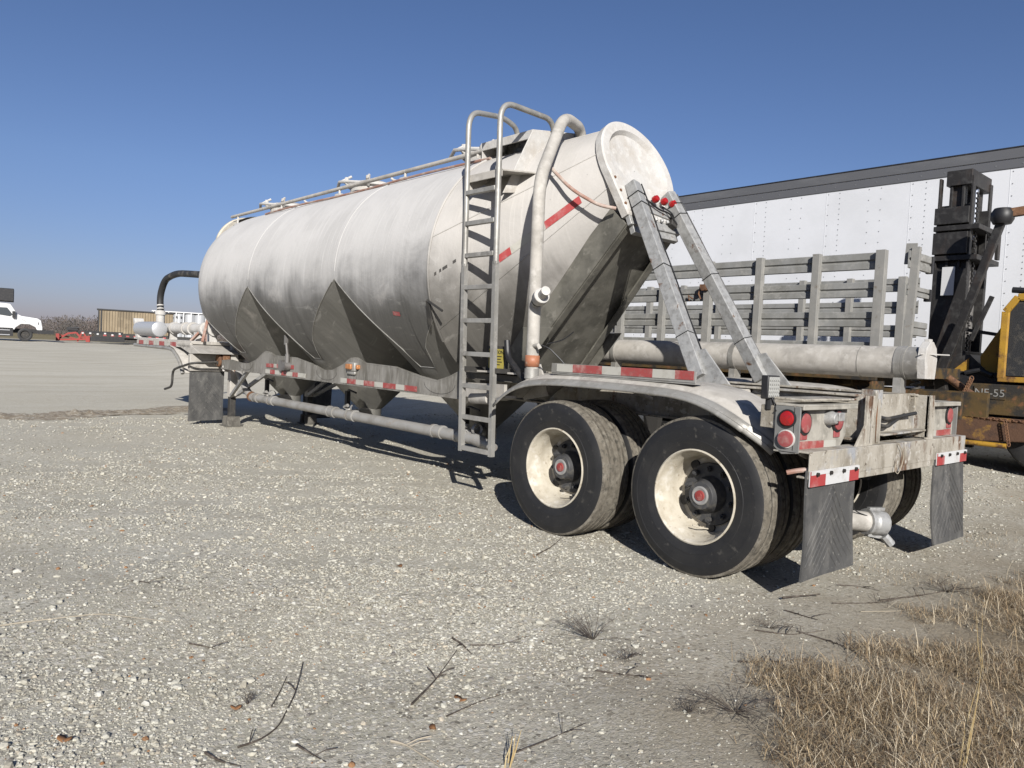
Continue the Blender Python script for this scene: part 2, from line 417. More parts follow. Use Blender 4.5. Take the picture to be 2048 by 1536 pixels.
def text(body, name, size, loc, rot, m, parent, extrude=.001, align='CENTER', spacing=1.0):
    cu = bpy.data.curves.new(name, 'FONT')
    cu.body = body; cu.size = size; cu.extrude = extrude; cu.align_x = align; cu.align_y = 'CENTER'; cu.space_character = spacing
    cu.materials.append(MT[m])
    tmp = bpy.data.objects.new(name, cu); sc.collection.objects.link(tmp)
    bpy.context.view_layer.update()
    me = bpy.data.meshes.new_from_object(tmp)
    bpy.data.objects.remove(tmp)
    o = bpy.data.objects.new(name, me); sc.collection.objects.link(o)
    if parent is not None:
        o.parent = parent
        inv = WM.get(parent.name, Matrix()).inverted()
        loc = inv @ Vector(loc)
    o.location = loc; o.rotation_euler = rot
    return o
def tape(parent, p0, p1, up, h, segs, first_red=True, old=True, thick=.002, name='reflective_tape'):
    """red and white reflective strip laid along p0-p1; segs are the lengths of its pieces in parts of the whole"""
    p0, p1, up = Vector(p0), Vector(p1), Vector(up).normalized()
    d = p1-p0; n = d.normalized().cross(up).normalized(); b = MB(); a = 0.0; tot = sum(segs)
    for i, sg in enumerate(segs):
        q0 = p0+d*(a/tot); q1 = p0+d*((a+sg)/tot); a += sg
        vs = [q0-up*h/2, q1-up*h/2, q1+up*h/2, q0+up*h/2]
        vs = [v-n*thick for v in vs]+[v+n*thick for v in vs]
        b.add(vs, [(0, 1, 2, 3), (7, 6, 5, 4), (0, 4, 5, 1), (1, 5, 6, 2), (2, 6, 7, 3), (3, 7, 4, 0)], 0 if (i % 2 == 0) == first_red else 1)
    return b.build(name, ['tape_red', 'tape_white'] if old else ['tape_red_new', 'tape_white_new'], parent, smooth=0)
# ------------------------------------------------------------------ ground
def sstep(t):
    t = np.clip(t, 0, 1); return t*t*(3-2*t)
def gz(x, y):
    x = np.asarray(x, float); y = np.asarray(y, float)
    d = np.hypot(x-CAM.x, y-CAM.y)
    far = .42*sstep((d-15)/40)
    right = np.minimum(.42, .085*np.maximum(0, -y-1.4))
    return np.maximum(far, right)
def wob(x, y):
    return (.010*np.sin(1.9*x+1.3*y+.5)+.008*np.sin(3.1*x-2.3*y)+.006*np.sin(5.7*x+4.1*y+2)+.004*np.sin(9.1*x-7.7*y+1))
def flat_mask(x, y):
    """keeps the ground level where wheels and feet stand"""
    m = np.ones_like(np.asarray(x, float))
    for cx, cy, r in ((0, 1, .9), (1.25, 1, .9), (0, -1, .9), (1.25, -1, .9), (8.85, .65, .5), (8.85, -.65, .5)):
        m = m*(1-np.exp(-((x-cx)**2+(y-cy)**2)/(r*r)))
    return m
def ground_z(x, y):
    d = np.hypot(np.asarray(x)-CAM.x, np.asarray(y)-CAM.y)
    return gz(x, y)+wob(x, y)*flat_mask(x, y)*np.where(d < 40, 1, 2.0)
def np_mesh(name, verts, faces, mats, smooth=False, kind=None, attr=None, counts=None):
    """faces: int array (n,k)"""
    me = bpy.data.meshes.new(name)
    k = faces.shape[1]
    me.vertices.add(len(verts)); me.vertices.foreach_set('co', np.asarray(verts, np.float32).ravel())
    me.loops.add(faces.size); me.loops.foreach_set('vertex_index', faces.ravel().astype(np.int32))
    me.polygons.add(len(faces)); me.polygons.foreach_set('loop_start', np.arange(0, faces.size, k, dtype=np.int32))
    for m in mats: me.materials.append(MT[m])
    me.polygons.foreach_set('use_smooth', np.full(len(faces), smooth))
    if attr is not None:
        a = me.attributes.new('tone', 'FLOAT_COLOR', 'POINT')
        a.data.foreach_set('color', np.concatenate([attr*K, np.ones((len(attr), 1))], 1).astype(np.float32).ravel())
    me.update(calc_edges=True); me.validate()
    o = bpy.data.objects.new(name, me); sc.collection.objects.link(o)
    if kind: o['kind'] = kind
    return o
def tone_mat(name, rough, bump=None, trans=0.0):
    m, t, b = new_mat(name)
    a = t.nodes.new('ShaderNodeAttribute'); a.attribute_name = 'tone'
    t.links.new(a.outputs['Color'], b.inputs['Base Color'])
    b.inputs['Roughness'].default_value = rough; b.inputs['Specular IOR Level'].default_value = .25
    if bump:
        bn = t.nodes.new('ShaderNodeBump'); bn.inputs['Strength'].default_value = bump[1]; bn.inputs['Distance'].default_value = .004
        t.links.new(noise(t, bump[0]), bn.inputs['Height']); t.links.new(bn.outputs[0], b.inputs['Normal'])
    MT[name] = m
tone_mat('stone', .9, (160, .5)); tone_mat('dry_blade', .85)

def ground_material():
    m, t, b = new_mat('gravel')
    tc = t.nodes.new('ShaderNodeTexCoord'); sp = t.nodes.new('ShaderNodeSeparateXYZ'); t.links.new(tc.outputs['Object'], sp.inputs[0])
    def vor(scale, feat='F1'):
        v = t.nodes.new('ShaderNodeTexVoronoi'); v.inputs['Scale'].default_value = scale; v.feature = feat; v.voronoi_dimensions = '2D'
        v.inputs['Randomness'].default_value = 1.0
        t.links.new(tc.outputs['Object'], v.inputs['Vector']); return v
    v1, v2, v3 = vor(40), vor(95), vor(19)
    big = noise(t, .35, (1, 1, 1), 5, .6, (3, 1, 0)); mid = noise(t, 1.6, (1, 1, 1), 6, .62, (1, 7, 0)); fine = noise(t, 9, (1, 1, 1), 6, .7, (9, 2, 0))
    grain = noise(t, 260, (1, 1, 1), 2, .6)
    track = noise(t, 1.1, (1.0, .10, 1), 6, .66, (5, 5, 0), .3)
    dustc = mixc(t, rng_map(t, big, .4, .65), (0.485, 0.455, 0.36), (0.54, 0.525, 0.45))
    dustc = mixc(t, rng_map(t, mid, .45, .7), dustc, (0.455, 0.42, 0.33))
    dustc = mixc(t, mth(t, 'MULTIPLY', rng_map(t, track, .5, .7), .6), dustc, (0.63, 0.59, 0.495))
    dustc = mixc(t, rng_map(t, fine, .52, .75, 0, .7), dustc, (0.43, 0.395, 0.315))
    def stonec(v, a, bb):
        hs = t.nodes.new('ShaderNodeSeparateColor'); t.links.new(v.outputs['Color'], hs.inputs[0])
        r = t.nodes.new('ShaderNodeValToRGB')
        e = r.color_ramp.elements
        e[0].position = 0; e[0].color = rgba((0.16, 0.145, 0.12)); e[1].position = 1; e[1].color = rgba((0.80, 0.78, 0.72))
        for p, c in ((.12, (0.36, 0.325, 0.26)), (.35, (0.54, 0.505, 0.425)), (.7, (0.70, 0.665, 0.585)), (.9, (0.56, 0.49, 0.385))):
            k = e.new(p); k.color = rgba(c)
        t.links.new(hs.outputs[0], r.inputs['Fac'])
        inside = rng_map(t, v.outputs['Distance'], a, bb, 1, 0)
        pick = mth(t, 'MULTIPLY', inside, rng_map(t, hs.outputs[1], .30, .42))
        return r.outputs[0], pick
    c1, p1_ = stonec(v1, .36, .50); c2, p2_ = stonec(v2, .38, .52); c3, p3_ = stonec(v3, .22, .30)
    cover = rng_map(t, noise(t, .8, (1, 1, 1), 4, .6, (2, 8, 0)), .36, .58, .35, 1.0)
    col = mixc(t, mth(t, 'MULTIPLY', p2_, .8), dustc, c2)
    col = mixc(t, mth(t, 'MULTIPLY', p1_, cover), col, c1)
    col = mixc(t, mth(t, 'MULTIPLY', mth(t, 'MULTIPLY', p3_, cover), rng_map(t, fine, .5, .56)), col, c3)
    col = mixc(t, rng_map(t, grain, .6, .8, 0, .35), col, (0.17, 0.15, 0.12))
    # bare brown soil towards the grass at the rear of the trailer
    sx = mth(t, 'ADD', mth(t, 'MULTIPLY', sp.outputs['X'], -1), mth(t, 'MULTIPLY', mth(t, 'SUBTRACT', mid, .5), 1.6))
    soil = mth(t, 'MULTIPLY', rng_map(t, sx, .2, 1.3), rng_map(t, sp.outputs['Y'], 2.7, 3.7, 1, 0))
    col = mixc(t, mth(t, 'MULTIPLY', soil, .72), col, (0.31, 0.262, 0.19))
    sx2 = mth(t, 'ADD', mth(t, 'MULTIPLY', sp.outputs['X'], -1), mth(t, 'MULTIPLY', mth(t, 'SUBTRACT', fine, .5), .5))
    lit = mth(t, 'MULTIPLY', rng_map(t, sx2, 1.22, 1.75), rng_map(t, sp.outputs['Y'], 2.5, 3.1, 1, 0))
    col = mixc(t, mth(t, 'MULTIPLY', lit, .85), col, mixc(t, rng_map(t, fine, .4, .6), (0.12, 0.088, 0.055), (0.24, 0.185, 0.115)))
    # dead grass beyond the yard
    dd = t.nodes.new('ShaderNodeVectorMath'); dd.operation = 'DISTANCE'
    t.links.new(tc.outputs['Object'], dd.inputs[0]); dd.inputs[1].default_value = (CAM.x, CAM.y, 0)
    col = mixc(t, rng_map(t, dd.outputs['Value'], 78, 92), col, mixc(t, rng_map(t, big, .4, .6), (0.30, 0.245, 0.14), (0.22, 0.19, 0.11)))
    farc = mixc(t, rng_map(t, track, .42, .62), (0.74, 0.70, 0.59), (0.60, 0.555, 0.45))  # far gravel paler: sunlight thrown back at the camera, put into the colour
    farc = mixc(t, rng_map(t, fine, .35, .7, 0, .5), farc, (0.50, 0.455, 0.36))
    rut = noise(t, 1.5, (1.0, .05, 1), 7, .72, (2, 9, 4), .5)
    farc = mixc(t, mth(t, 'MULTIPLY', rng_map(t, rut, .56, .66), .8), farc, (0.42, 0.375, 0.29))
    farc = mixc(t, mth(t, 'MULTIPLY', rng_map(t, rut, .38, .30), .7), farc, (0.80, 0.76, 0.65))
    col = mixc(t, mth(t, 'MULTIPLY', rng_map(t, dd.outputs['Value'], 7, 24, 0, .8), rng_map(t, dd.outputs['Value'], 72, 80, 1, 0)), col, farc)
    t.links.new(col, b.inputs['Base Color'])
    b.inputs['Roughness'].default_value = .95; b.inputs['Specular IOR Level'].default_value = .15
    h = mth(t, 'ADD', mth(t, 'MULTIPLY', mth(t, 'MULTIPLY', p1_, cover), .22), mth(t, 'ADD', mth(t, 'MULTIPLY', p2_, .15), mth(t, 'MULTIPLY', grain, .35)))
    h = mth(t, 'ADD', h, mth(t, 'MULTIPLY', fine, .7))
    bn = t.nodes.new('ShaderNodeBump'); bn.inputs['Distance'].default_value = .011
    t.links.new(rng_map(t, dd.outputs['Value'], 4, 22, .6, .12), bn.inputs['Strength'])
    t.links.new(h, bn.inputs['Height']); t.links.new(bn.outputs[0], b.inputs['Normal'])
    return m
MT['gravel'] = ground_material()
MT['soil'] = mat('soil', (0.34, 0.28, 0.20), .95, 0, [((0.50, 0.45, 0.36), 5, .46, .60), ((0.21, 0.16, 0.105), 9, .5, .66), ((0.56, 0.53, 0.46), 28, .56, .64)], (30, .8, .03))

nr, na = 190, 288
rad = np.concatenate([[0.0], .25*(2400/.25)**(np.linspace(0, 1, nr-1))])
ang = np.linspace(0, 2*PI, na, endpoint=False)
RR, AA = np.meshgrid(rad, ang, indexing='ij')
gx = CAM.x+RR*np.cos(AA); gy = CAM.y+RR*np.sin(AA)
gv = np.stack([gx, gy, ground_z(gx, gy)], -1).reshape(-1, 3)
ii, jj = np.meshgrid(np.arange(nr-1), np.arange(na), indexing='ij')
gf = np.stack([ii*na+jj, (ii+1)*na+jj, (ii+1)*na+(jj+1) % na, ii*na+(jj+1) % na], -1).reshape(-1, 4)
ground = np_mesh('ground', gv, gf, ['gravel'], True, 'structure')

# low ridge of pushed-up dirt on the far side of the yard track
b = MB()
n = 200
rows = []
for i in range(n+1):
    s = i/n
    x = 10.55+1.25*s+.12*math.sin(9*s)+.08*math.sin(23*s); y = 5.6-6.0*s
    hgt = .62*(.045+.02*max(0, math.sin(13*s+.6))+.018*math.sin(37*s))*(1-.2*s)
    row = []
    for k, (u, hh) in enumerate(((-.5, -.12), (-.25, .3), (-.06, .9), (.10, 1.0), (.30, .5), (.6, -.12))):
        row.append((x+u*(1+.25*math.sin(17*s+k)), y+.1*u, max(-.03, hh*hgt*(1+.35*math.sin(61*s+2*k)+.4*math.sin(147*s+5*k)+.35*math.sin(263*s+3*k)))+float(gz(x, y))+.002))
    rows.append(row)
vs = [p for r in rows for p in r]
b.add(vs, [(i*6+k, i*6+k+1, (i+1)*6+k+1, (i+1)*6+k) for i in range(n) for k in range(5)])
tag(b.build('dirt_ridge', 'soil', smooth=60), kind='structure')

# loose stones
def ico():
    p = (1+5**.5)/2
    v = np.array([(-1, p, 0), (1, p, 0), (-1, -p, 0), (1, -p, 0), (0, -1, p), (0, 1, p), (0, -1, -p), (0, 1, -p), (p, 0, -1), (p, 0, 1), (-p, 0, -1), (-p, 0, 1)], float)
    f = np.array([(0, 11, 5), (0, 5, 1), (0, 1, 7), (0, 7, 10), (0, 10, 11), (1, 5, 9), (5, 11, 4), (11, 10, 2), (10, 7, 6), (7, 1, 8), (3, 9, 4), (3, 4, 2), (3, 2, 6), (3, 6, 8), (3, 8, 9), (4, 9, 5), (2, 4, 11), (6, 2, 10), (8, 6, 7), (9, 8, 1)])
    return v/np.linalg.norm(v[0]), f
IV, IF = ico()
def vnoise(x, y, s, seed):
    r = np.random.default_rng(seed); ph = r.uniform(0, 6.28, (8,)); dr = r.normal(0, s, (8, 2))
    return sum(np.sin(dr[i, 0]*x+dr[i, 1]*y+ph[i]) for i in range(8))/4
NS = 230000
u = rng.uniform(0, 1, NS); d = 1.9*(14/1.9)**(u**.85)
a = -0.7303+rng.uniform(-.72, .72, NS)
sx = CAM.x+d*np.cos(a); sy = CAM.y+d*np.sin(a)
dens = .45+.55*vnoise(sx, sy, 1.3, 3)+np.where(sx > -.2, .25, -.1)
keep = rng.uniform(0, 1, NS) < np.clip(dens, .15, 1)
bare = sstep((-.25-sx+.35*vnoise(sx, sy, 2.1, 15))/.7)*sstep((3.3-sy+.4*vnoise(sx, sy, 1.7, 16))/.8)
keep &= rng.uniform(0, 1, NS) > .86*bare
sx, sy, d = sx[keep], sy[keep], d[keep]; NS = len(sx)
size = .0028*np.exp(rng.normal(0, .5, NS))*(1+d*.06); size = np.where(rng.uniform(0, 1, NS) < .03, size*2.0, size); size = np.clip(size, .002, .019)
shape = rng.uniform(.65, 1.25, (NS, 1, 3))*np.array([1.15, 1.0, .72])
jit = 1+rng.normal(0, .16, (NS, 12, 1))
P = IV[None]*jit*shape*size[:, None, None]
th = rng.uniform(0, 6.28, NS); c, s_ = np.cos(th), np.sin(th)
PX = P[..., 0]*c[:, None]-P[..., 1]*s_[:, None]; PY = P[..., 0]*s_[:, None]+P[..., 1]*c[:, None]
PZ = P[..., 2]+(ground_z(sx, sy)+size*.16)[:, None]
sv = np.stack([PX+sx[:, None], PY+sy[:, None], PZ], -1).reshape(-1, 3)
sf = (IF[None]+(np.arange(NS)*12)[:, None, None]).reshape(-1, 3)
pal = np.array([(0.555, 0.535, 0.455), (0.62, 0.605, 0.54), (0.50, 0.475, 0.395), (0.41, 0.38, 0.305), (0.54, 0.515, 0.43), (0.51, 0.455, 0.36), (0.33, 0.18, 0.09), (0.20, 0.185, 0.165)])
ci = rng.choice(8, NS, p=[.27, .10, .23, .12, .18, .06, .012, .028])
tone = pal[ci]*rng.uniform(.85, 1.12, (NS, 1))
np_mesh('loose_gravel', sv, sf, ['stone'], False, 'stuff', np.repeat(tone, 12, 0))

# dry grass along the right foreground
def blades(name, px, py, ln, wd, lean, palette, seed, flat=0.0):
    r = np.random.default_rng(seed); n = len(px)
    az = r.uniform(0, 6.28, n)+1.2*vnoise(px, py, 3.2, seed+100); lean = lean*r.uniform(.35, 1.5, n)
    steps = np.array([0, .35, .7, 1.0]); wf = np.array([1, .85, .55, .06])
    dx, dy = np.cos(az), np.sin(az); sxv, syv = -dy, dx
    base = ground_z(px, py)
    vs = np.zeros((n, 8, 3))
    for k in range(4):
        t = steps[k]; bend = lean*t
        hor = ln*(np.sin(np.clip(bend, 0, 1.5))*t); ver = ln*t*np.cos(np.clip(bend, 0, 1.5))
        cx = px+dx*hor; cy = py+dy*hor; cz = base+np.maximum(ver, .004)
        for q, sg in enumerate((-1, 1)):
            vs[:, k*2+q, 0] = cx+sxv*wd*wf[k]*sg/2; vs[:, k*2+q, 1] = cy+syv*wd*wf[k]*sg/2; vs[:, k*2+q, 2] = cz
    f = np.array([(0, 1, 3, 2), (2, 3, 5, 4), (4, 5, 7, 6)])
    fs = (f[None]+(np.arange(n)*8)[:, None, None]).reshape(-1, 4)
    tn = np.array(palette)[r.integers(0, len(palette), n)]*r.uniform(.7, 1.2, (n, 1))
    return vs.reshape(-1, 3), fs, np.repeat(tn, 8, 0)
GB = np.array([(-3.0, -2.2), (-1.6, -1.42), (-.6, -1.36), (.1, -1.30), (.7, -1.26), (1.2, -1.20), (1.5, -1.14), (1.95, -1.12), (2.3, -1.16), (2.55, -1.33), (2.9, -1.52), (3.1, -1.9), (3.4, -2.6)])
def edge_x(y): return np.interp(y, GB[:, 0], GB[:, 1])
STRAW = [(0.50, 0.38, 0.225), (0.64, 0.51, 0.33), (0.40, 0.29, 0.165), (0.25, 0.175, 0.105), (0.76, 0.65, 0.47), (0.13, 0.09, 0.06), (0.48, 0.41, 0.30), (0.33, 0.235, 0.14)]
N = 120000
y = rng.uniform(-3.0, 3.3, N); x = edge_x(y)+.28-rng.exponential(.78, N)
ins = edge_x(y)-x+.20*vnoise(x, y, 5, 11)+.10*vnoise(x, y, 15, 12)
cl = .60+.75*vnoise(x, y, 5, 5)+.5*vnoise(x, y, 15, 6)
k = (x > -4.0) & (ins > -.05) & (rng.uniform(0, 1, N) < np.clip(cl*np.clip(.12+ins*2.0, 0, 1), .015, 1))
x, y = x[k], y[k]; n = len(x)
tall = rng.uniform(0, 1, n)
ln = .03+.06*tall**2+.05*np.clip(vnoise(x, y, 4, 9), 0, 1)
A = blades('g', x, y, ln, rng.uniform(.0010, .0026, n), 1.3, STRAW, 21)
nl = int(n*.30); il = rng.integers(0, n, nl)
D_ = blades('g', x[il], y[il], rng.uniform(.09, .22, nl), rng.uniform(.0012, .0026, nl), 1.7, STRAW, 27)
ns = 900
x2 = rng.uniform(-1.5, -.45, ns*4); y2 = rng.uniform(-1.9, .4, ns*4)
k = rng.uniform(0, 1, ns*4) < np.clip(.9*vnoise(x2, y2, 5, 31)-.2, 0, 1)
x2, y2 = x2[k], y2[k]
B_ = blades('g', x2, y2, rng.uniform(.02, .06, len(x2)), rng.uniform(.001, .0022, len(x2)), 1.0, STRAW, 22)
# flattened thatch under the standing blades
nb = int(n*.7); ix = rng.integers(0, n, nb)
C_ = blades('g', x[ix]+rng.normal(0, .05, nb), y[ix]+rng.normal(0, .05, nb), rng.uniform(.04, .12, nb), rng.uniform(.0012, .0028, nb), 1.5, [tuple(c*.72 for c in q) for q in STRAW], 23)
gvv = []; gff = []; gtt = []; off = 0
def straws(px, py, seed):
    r = np.random.default_rng(seed); n = len(px)
    az = r.uniform(0, 6.28, n); pit = r.normal(.06, .22, n); L = r.uniform(.05, .19, n); w = r.uniform(.0011, .0030, n)
    z = ground_z(px, py)+.004+r.uniform(0, .05, n)**1.3; cz = .02*r.normal(0, 1, n)
    dx, dy = np.cos(az), np.sin(az); vs = np.zeros((n, 8, 3))
    for k, s in enumerate((-.5, -.17, .17, .5)):
        bend = cz*(1-4*s*s)+.25*L*r.normal(0, .1, n)
        for q, sg in enumerate((-1, 1)):
            ww = w*(1 if 0 < k < 3 else .4)*sg/2
            vs[:, k*2+q, 0] = px+dx*L*s-dy*ww; vs[:, k*2+q, 1] = py+dy*L*s+dx*ww; vs[:, k*2+q, 2] = np.maximum(z+L*s*np.sin(pit)+bend, ground_z(px, py)+.002)
    f = np.array([(0, 1, 3, 2), (2, 3, 5, 4), (4, 5, 7, 6)])
    fs = (f[None]+(np.arange(n)*8)[:, None, None]).reshape(-1, 4)
    tn = np.array(STRAW)[r.integers(0, len(STRAW), n)]*r.uniform(.85, 1.3, (n, 1))
    return vs.reshape(-1, 3), fs, np.repeat(tn, 8, 0)
ie = rng.integers(0, n, int(n*.75))
E_ = straws(x[ie]+rng.normal(0, .03, len(ie)), y[ie]+rng.normal(0, .03, len(ie)), 41)
for v_, f_, t_ in (A, B_, C_, D_, E_):
    gvv.append(v_); gff.append(f_+off); gtt.append(t_); off += len(v_)
np_mesh('dry_grass', np.concatenate(gvv), np.concatenate(gff), ['dry_blade'], False, 'stuff', np.concatenate(gtt))

# far-off bare wood
wv = []; wf_ = []; off = 0
r3 = np.random.default_rng(5)
def wood_tree(cx, cy, h, w, nq):
    global off
    base = float(gz(cx, cy))
    a = r3.uniform(0, 6.28, nq); rr = np.sqrt(r3.uniform(0, 1, nq))*w/2; zz = r3.beta(1.5, 1.7, nq)
    taper = np.where(zz > .5, np.sqrt(np.clip(1-((zz-.5)/.52)**2, 0, 1)), .75+.5*zz)
    px = cx+np.cos(a)*rr*taper; py = cy+np.sin(a)*rr*taper; pz = base+zz*h
    ln = r3.uniform(.25, .8, nq)*h/7; wd = r3.uniform(.04, .20, nq)*h/7
    dx = r3.normal(0, .55, nq); dy = r3.normal(0, .55, nq)
    az = r3.uniform(0, 6.28, nq)
    q = np.zeros((nq, 4, 3))
    for i, (s1, s2) in enumerate(((-1, 0), (1, 0), (.25, 1), (-.25, 1))):
        q[:, i, 0] = px+np.cos(az)*wd*s1+dx*ln*s2; q[:, i, 1] = py+np.sin(az)*wd*s1+dy*ln*s2; q[:, i, 2] = pz+ln*s2
    wv.append(q.reshape(-1, 3)); wf_.append((np.array([(0, 1, 2, 3)])+(np.arange(nq)*4)[:, None])+off); off += nq*4
for i in range(520):
    t = i/520; az = -.7303+.78*(t*2-1)+r3.normal(0, .004)
    D = r3.uniform(150, 215)
    h = r3.uniform(2.6, 4.1)*D/180*(.8+.35*math.sin(t*40)*math.sin(t*17)); h = max(h, 2.2)
    wood_tree(CAM.x+D*math.cos(az), CAM.y+D*math.sin(az), h, h*r3.uniform(1.2, 2.2), 420)
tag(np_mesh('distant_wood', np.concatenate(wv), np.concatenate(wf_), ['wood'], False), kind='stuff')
# ------------------------------------------------------------------ the pneumatic tank trailer
tr = thing('tank_trailer', 'dusty white and grey dry bulk tank trailer with three hopper bellies and a rear ladder', 'trailer', (0, 0, 0))
R0, ZC = 1.22, 2.12
XR, XF = 2.95, 9.62            # rear ring, front end of the barrel
XK = (8.20, 5.87, 3.53); ZA = .38
def ring(x):
    """radius and axis height of the round section at x"""
    if x <= 8.7: return R0, ZC
    t = (x-8.7)/(XF-8.7); t2 = t*t*(1.6-.6*t)
    return R0-.31*t2, ZC+.24*t2
def section(x, n1=34, n2=16):
    R, zc = ring(x); d = min(abs(x-k) for k in XK)
    kk = min(range(3), key=lambda i: abs(x-XK[i]))
    B_ = ZA+zc; C_ = (ZA*ZA+zc*zc-d*d-R*R)/2
    disc = B_*B_/4-C_
    z1 = B_/2+math.sqrt(max(disc, 0)) if disc > 0 else zc-R
    z1 = max(z1, ZA+d, 1.17)
    a1 = math.asin(max(-1, min(1, (z1-zc)/R)))
    pts = []
    for i in range(n1+1):
        a = PI/2+(a1-PI/2)*i/n1
        pts.append((R*math.cos(a), zc+R*math.sin(a)))
    zb = ZA+d
    for i in range(1, n2+1):
        z = z1+(zb-z1)*i/n2 if d > .12 else z1+(max(zb, ZA+.12)-z1)*i/n2
        y = math.sqrt(max((z-ZA)**2-d*d, 0)) if i < n2 else 0.0
        pts.append((min(y, pts[n1][0]), z))
    return pts, kk
xs = sorted(set([round(XR+(XF-XR)*i/230, 4) for i in range(231)]+[7.035, 4.70]))
n1, n2 = 34, 16
secs = [section(x) for x in xs]
barrel = MB(); hop = [MB(), MB(), MB()]
def strip(mb, lo, hi, i0, i1, pick=None):
    for sgn in (1, -1):
        vs = []; idx = {}
        for i in range(i0, i1+1):
            for k in range(lo, hi+1):
                idx[i, k] = len(vs); y, z = secs[i][0][k]; vs.append((xs[i], sgn*y, z))
        mb.add(vs, [(idx[i, k], idx[i, k+1], idx[i+1, k+1], idx[i+1, k]) for i in range(i0, i1) for k in range(lo, hi) if pick is None or pick(i)])
strip(barrel, 0, n1, 0, len(xs)-1)
for h in range(3):
    strip(hop[h], n1, n1+n2, 0, len(xs)-1, lambda i, h=h: min(range(3), key=lambda q: abs((xs[i]+xs[i+1])/2-XK[q])) == h)
# front dome
Rf, zf = ring(XF)
dm = [(0, Rf), (.06, Rf*.97), (.11, Rf*.87), (.15, Rf*.66), (.17, Rf*.35), (.175, .001)]
barrel.lathe(dm, (XF, 0, zf), 'x', 64)
# raised weld bands and the seams along hopper mouths
for xw in (7.03, 4.70):
    barrel.tube([(xw, R0*math.cos(a), ZC+R0*math.sin(a)) for a in np.linspace(.02, PI-.02, 60)], .0045, 6)
barrel_o = barrel.build('barrel', 'tank', tr, smooth=40)
for h in range(3):
    hop[h].lathe([(-.02, .15), (.14, .15), (.14, .19), (.17, .19), (.17, .12)], (XK[h], 0, ZA+.06), 'z', 24)
    o = hop[h].build('hopper', 'hopper', tr, smooth=40)
# mouth seams: the bead where each hopper cone meets the barrel
sb = MB()
for lo, hi in ((XR, 4.69), (4.71, 7.02), (7.05, XF-.3)):
    for s in (1, -1):
        pts = []
        for i, x in enumerate(xs):
            if lo <= x <= hi and i % 3 == 0:
                y, z = secs[i][0][n1]; pts.append((x, s*(y+.003), z))
        sb.tube(pts, .0055, 6)
sb.build('weld_seam', 'alu', tr, split=True)
# rear ring bead and the oblique rear cone up to the end plate
TILT = Vector((.38, 0, .88)).normalized(); DC = Vector((1.62, 0, 3.00)); RD = .435
rc = MB(); NA, NL = 160, 14; vs = []
for j in range(NL+1):
    t = j/NL
    for k in range(NA):
        a = 2*PI*k/NA
        p = Vector((XR, R0*math.cos(a), ZC+R0*math.sin(a)))
        q = DC+Vector((0, 1, 0))*(RD*math.cos(a))+TILT*(RD*math.sin(a))
        vs.append(p.lerp(q, t))
rc.add(vs, [(j*NA+k, j*NA+(k+1) % NA, (j+1)*NA+(k+1) % NA, (j+1)*NA+k) for j in range(NL) for k in range(NA)])
def cone_pt(a, t, off=0.0):
    p = Vector((XR, R0*math.cos(a), ZC+R0*math.sin(a))); q = DC+Vector((0, 1, 0))*(RD*math.cos(a))+TILT*(RD*math.sin(a))
    n = Vector((0, math.cos(a), math.sin(a)))
    return p.lerp(q, t)+n*off
for a in (.21, -.50, 1.02, PI-.21, PI+.5):
    rc.tube([cone_pt(a, t, .002) for t in np.linspace(0, 1, 12)], .006, 6)
rc.tube([(XR, (R0+.004)*math.cos(a), ZC+(R0+.004)*math.sin(a)) for a in np.linspace(-.6, PI+.6, 70)], .012, 8)
rc.build('rear_cone', 'cone', tr, smooth=40)
# end plate: flanged dish, round above, running straight down to a square foot
pl = MB()
AX = Vector((0, 1, 0)).cross(TILT); AX = AX if AX.x < 0 else -AX     # faces the rear
def dp(y, u, w): return DC+Vector((0, 1, 0))*y+TILT*u+AX*w
def outline(r, n=40, foot=.36, low=-.52):
    o = []
    for i in range(n+1):
        a = -.30+(PI+.60)*i/n
        o.append((r*math.cos(a), r*math.sin(a)))
    f = foot+(r-.465)
    return [(f, low)]+o+[(-f, low)]
O = outline(.465); m = len(O)
for w in (.02, .07):
    pass
vs = [dp(y, u, .0) for y, u in O]+[dp(y, u, .065) for y, u in O]
pl.add(vs, [(i, (i+1) % m, (i+1) % m+m, i+m) for i in range(m)]+[tuple(range(m-1, -1, -1))])
vs = [dp(y, u, .065) for y, u in O]+[dp(y*.965, u*.965, .075) for y, u in O]
pl.add(vs, [(i, (i+1) % m, (i+1) % m+m, i+m) for i in range(m)])
ix = [i for i in range(m)]
prev = [(y*.965, u*.965) for y, u in O]; lev = .075
I1 = outline(.375, foot=.24, low=-.36)
rings = [([(y*.965, u*.965) for y, u in O], .075), (I1, .072), ([(y*.93, u*.93) for y, u in I1], .035), ([(y*.55, u*.55) for y, u in I1], .018), ([(y*.01, u*.01) for y, u in I1], .014)]
for (A, wa), (B2, wb) in zip(rings[:-1], rings[1:]):
    vs = [dp(y, u, wa) for y, u in A]+[dp(y, u, wb) for y, u in B2]
    pl.add(vs, [(i, (i+1) % m, (i+1) % m+m, i+m) for i in range(m)])
ep = pl.build('end_plate', 'plate_white', tr, smooth=35)
bo = MB()
for y, u in ((.40, -.18), (.375, -.30), (.36, -.42), (-.40, -.18), (-.375, -.30), (-.36, -.42)):
    bo.disc(dp(y, u, .07), AX, .013, .012, 8)
bo.build('bolt', 'rusty', ep, split=True)
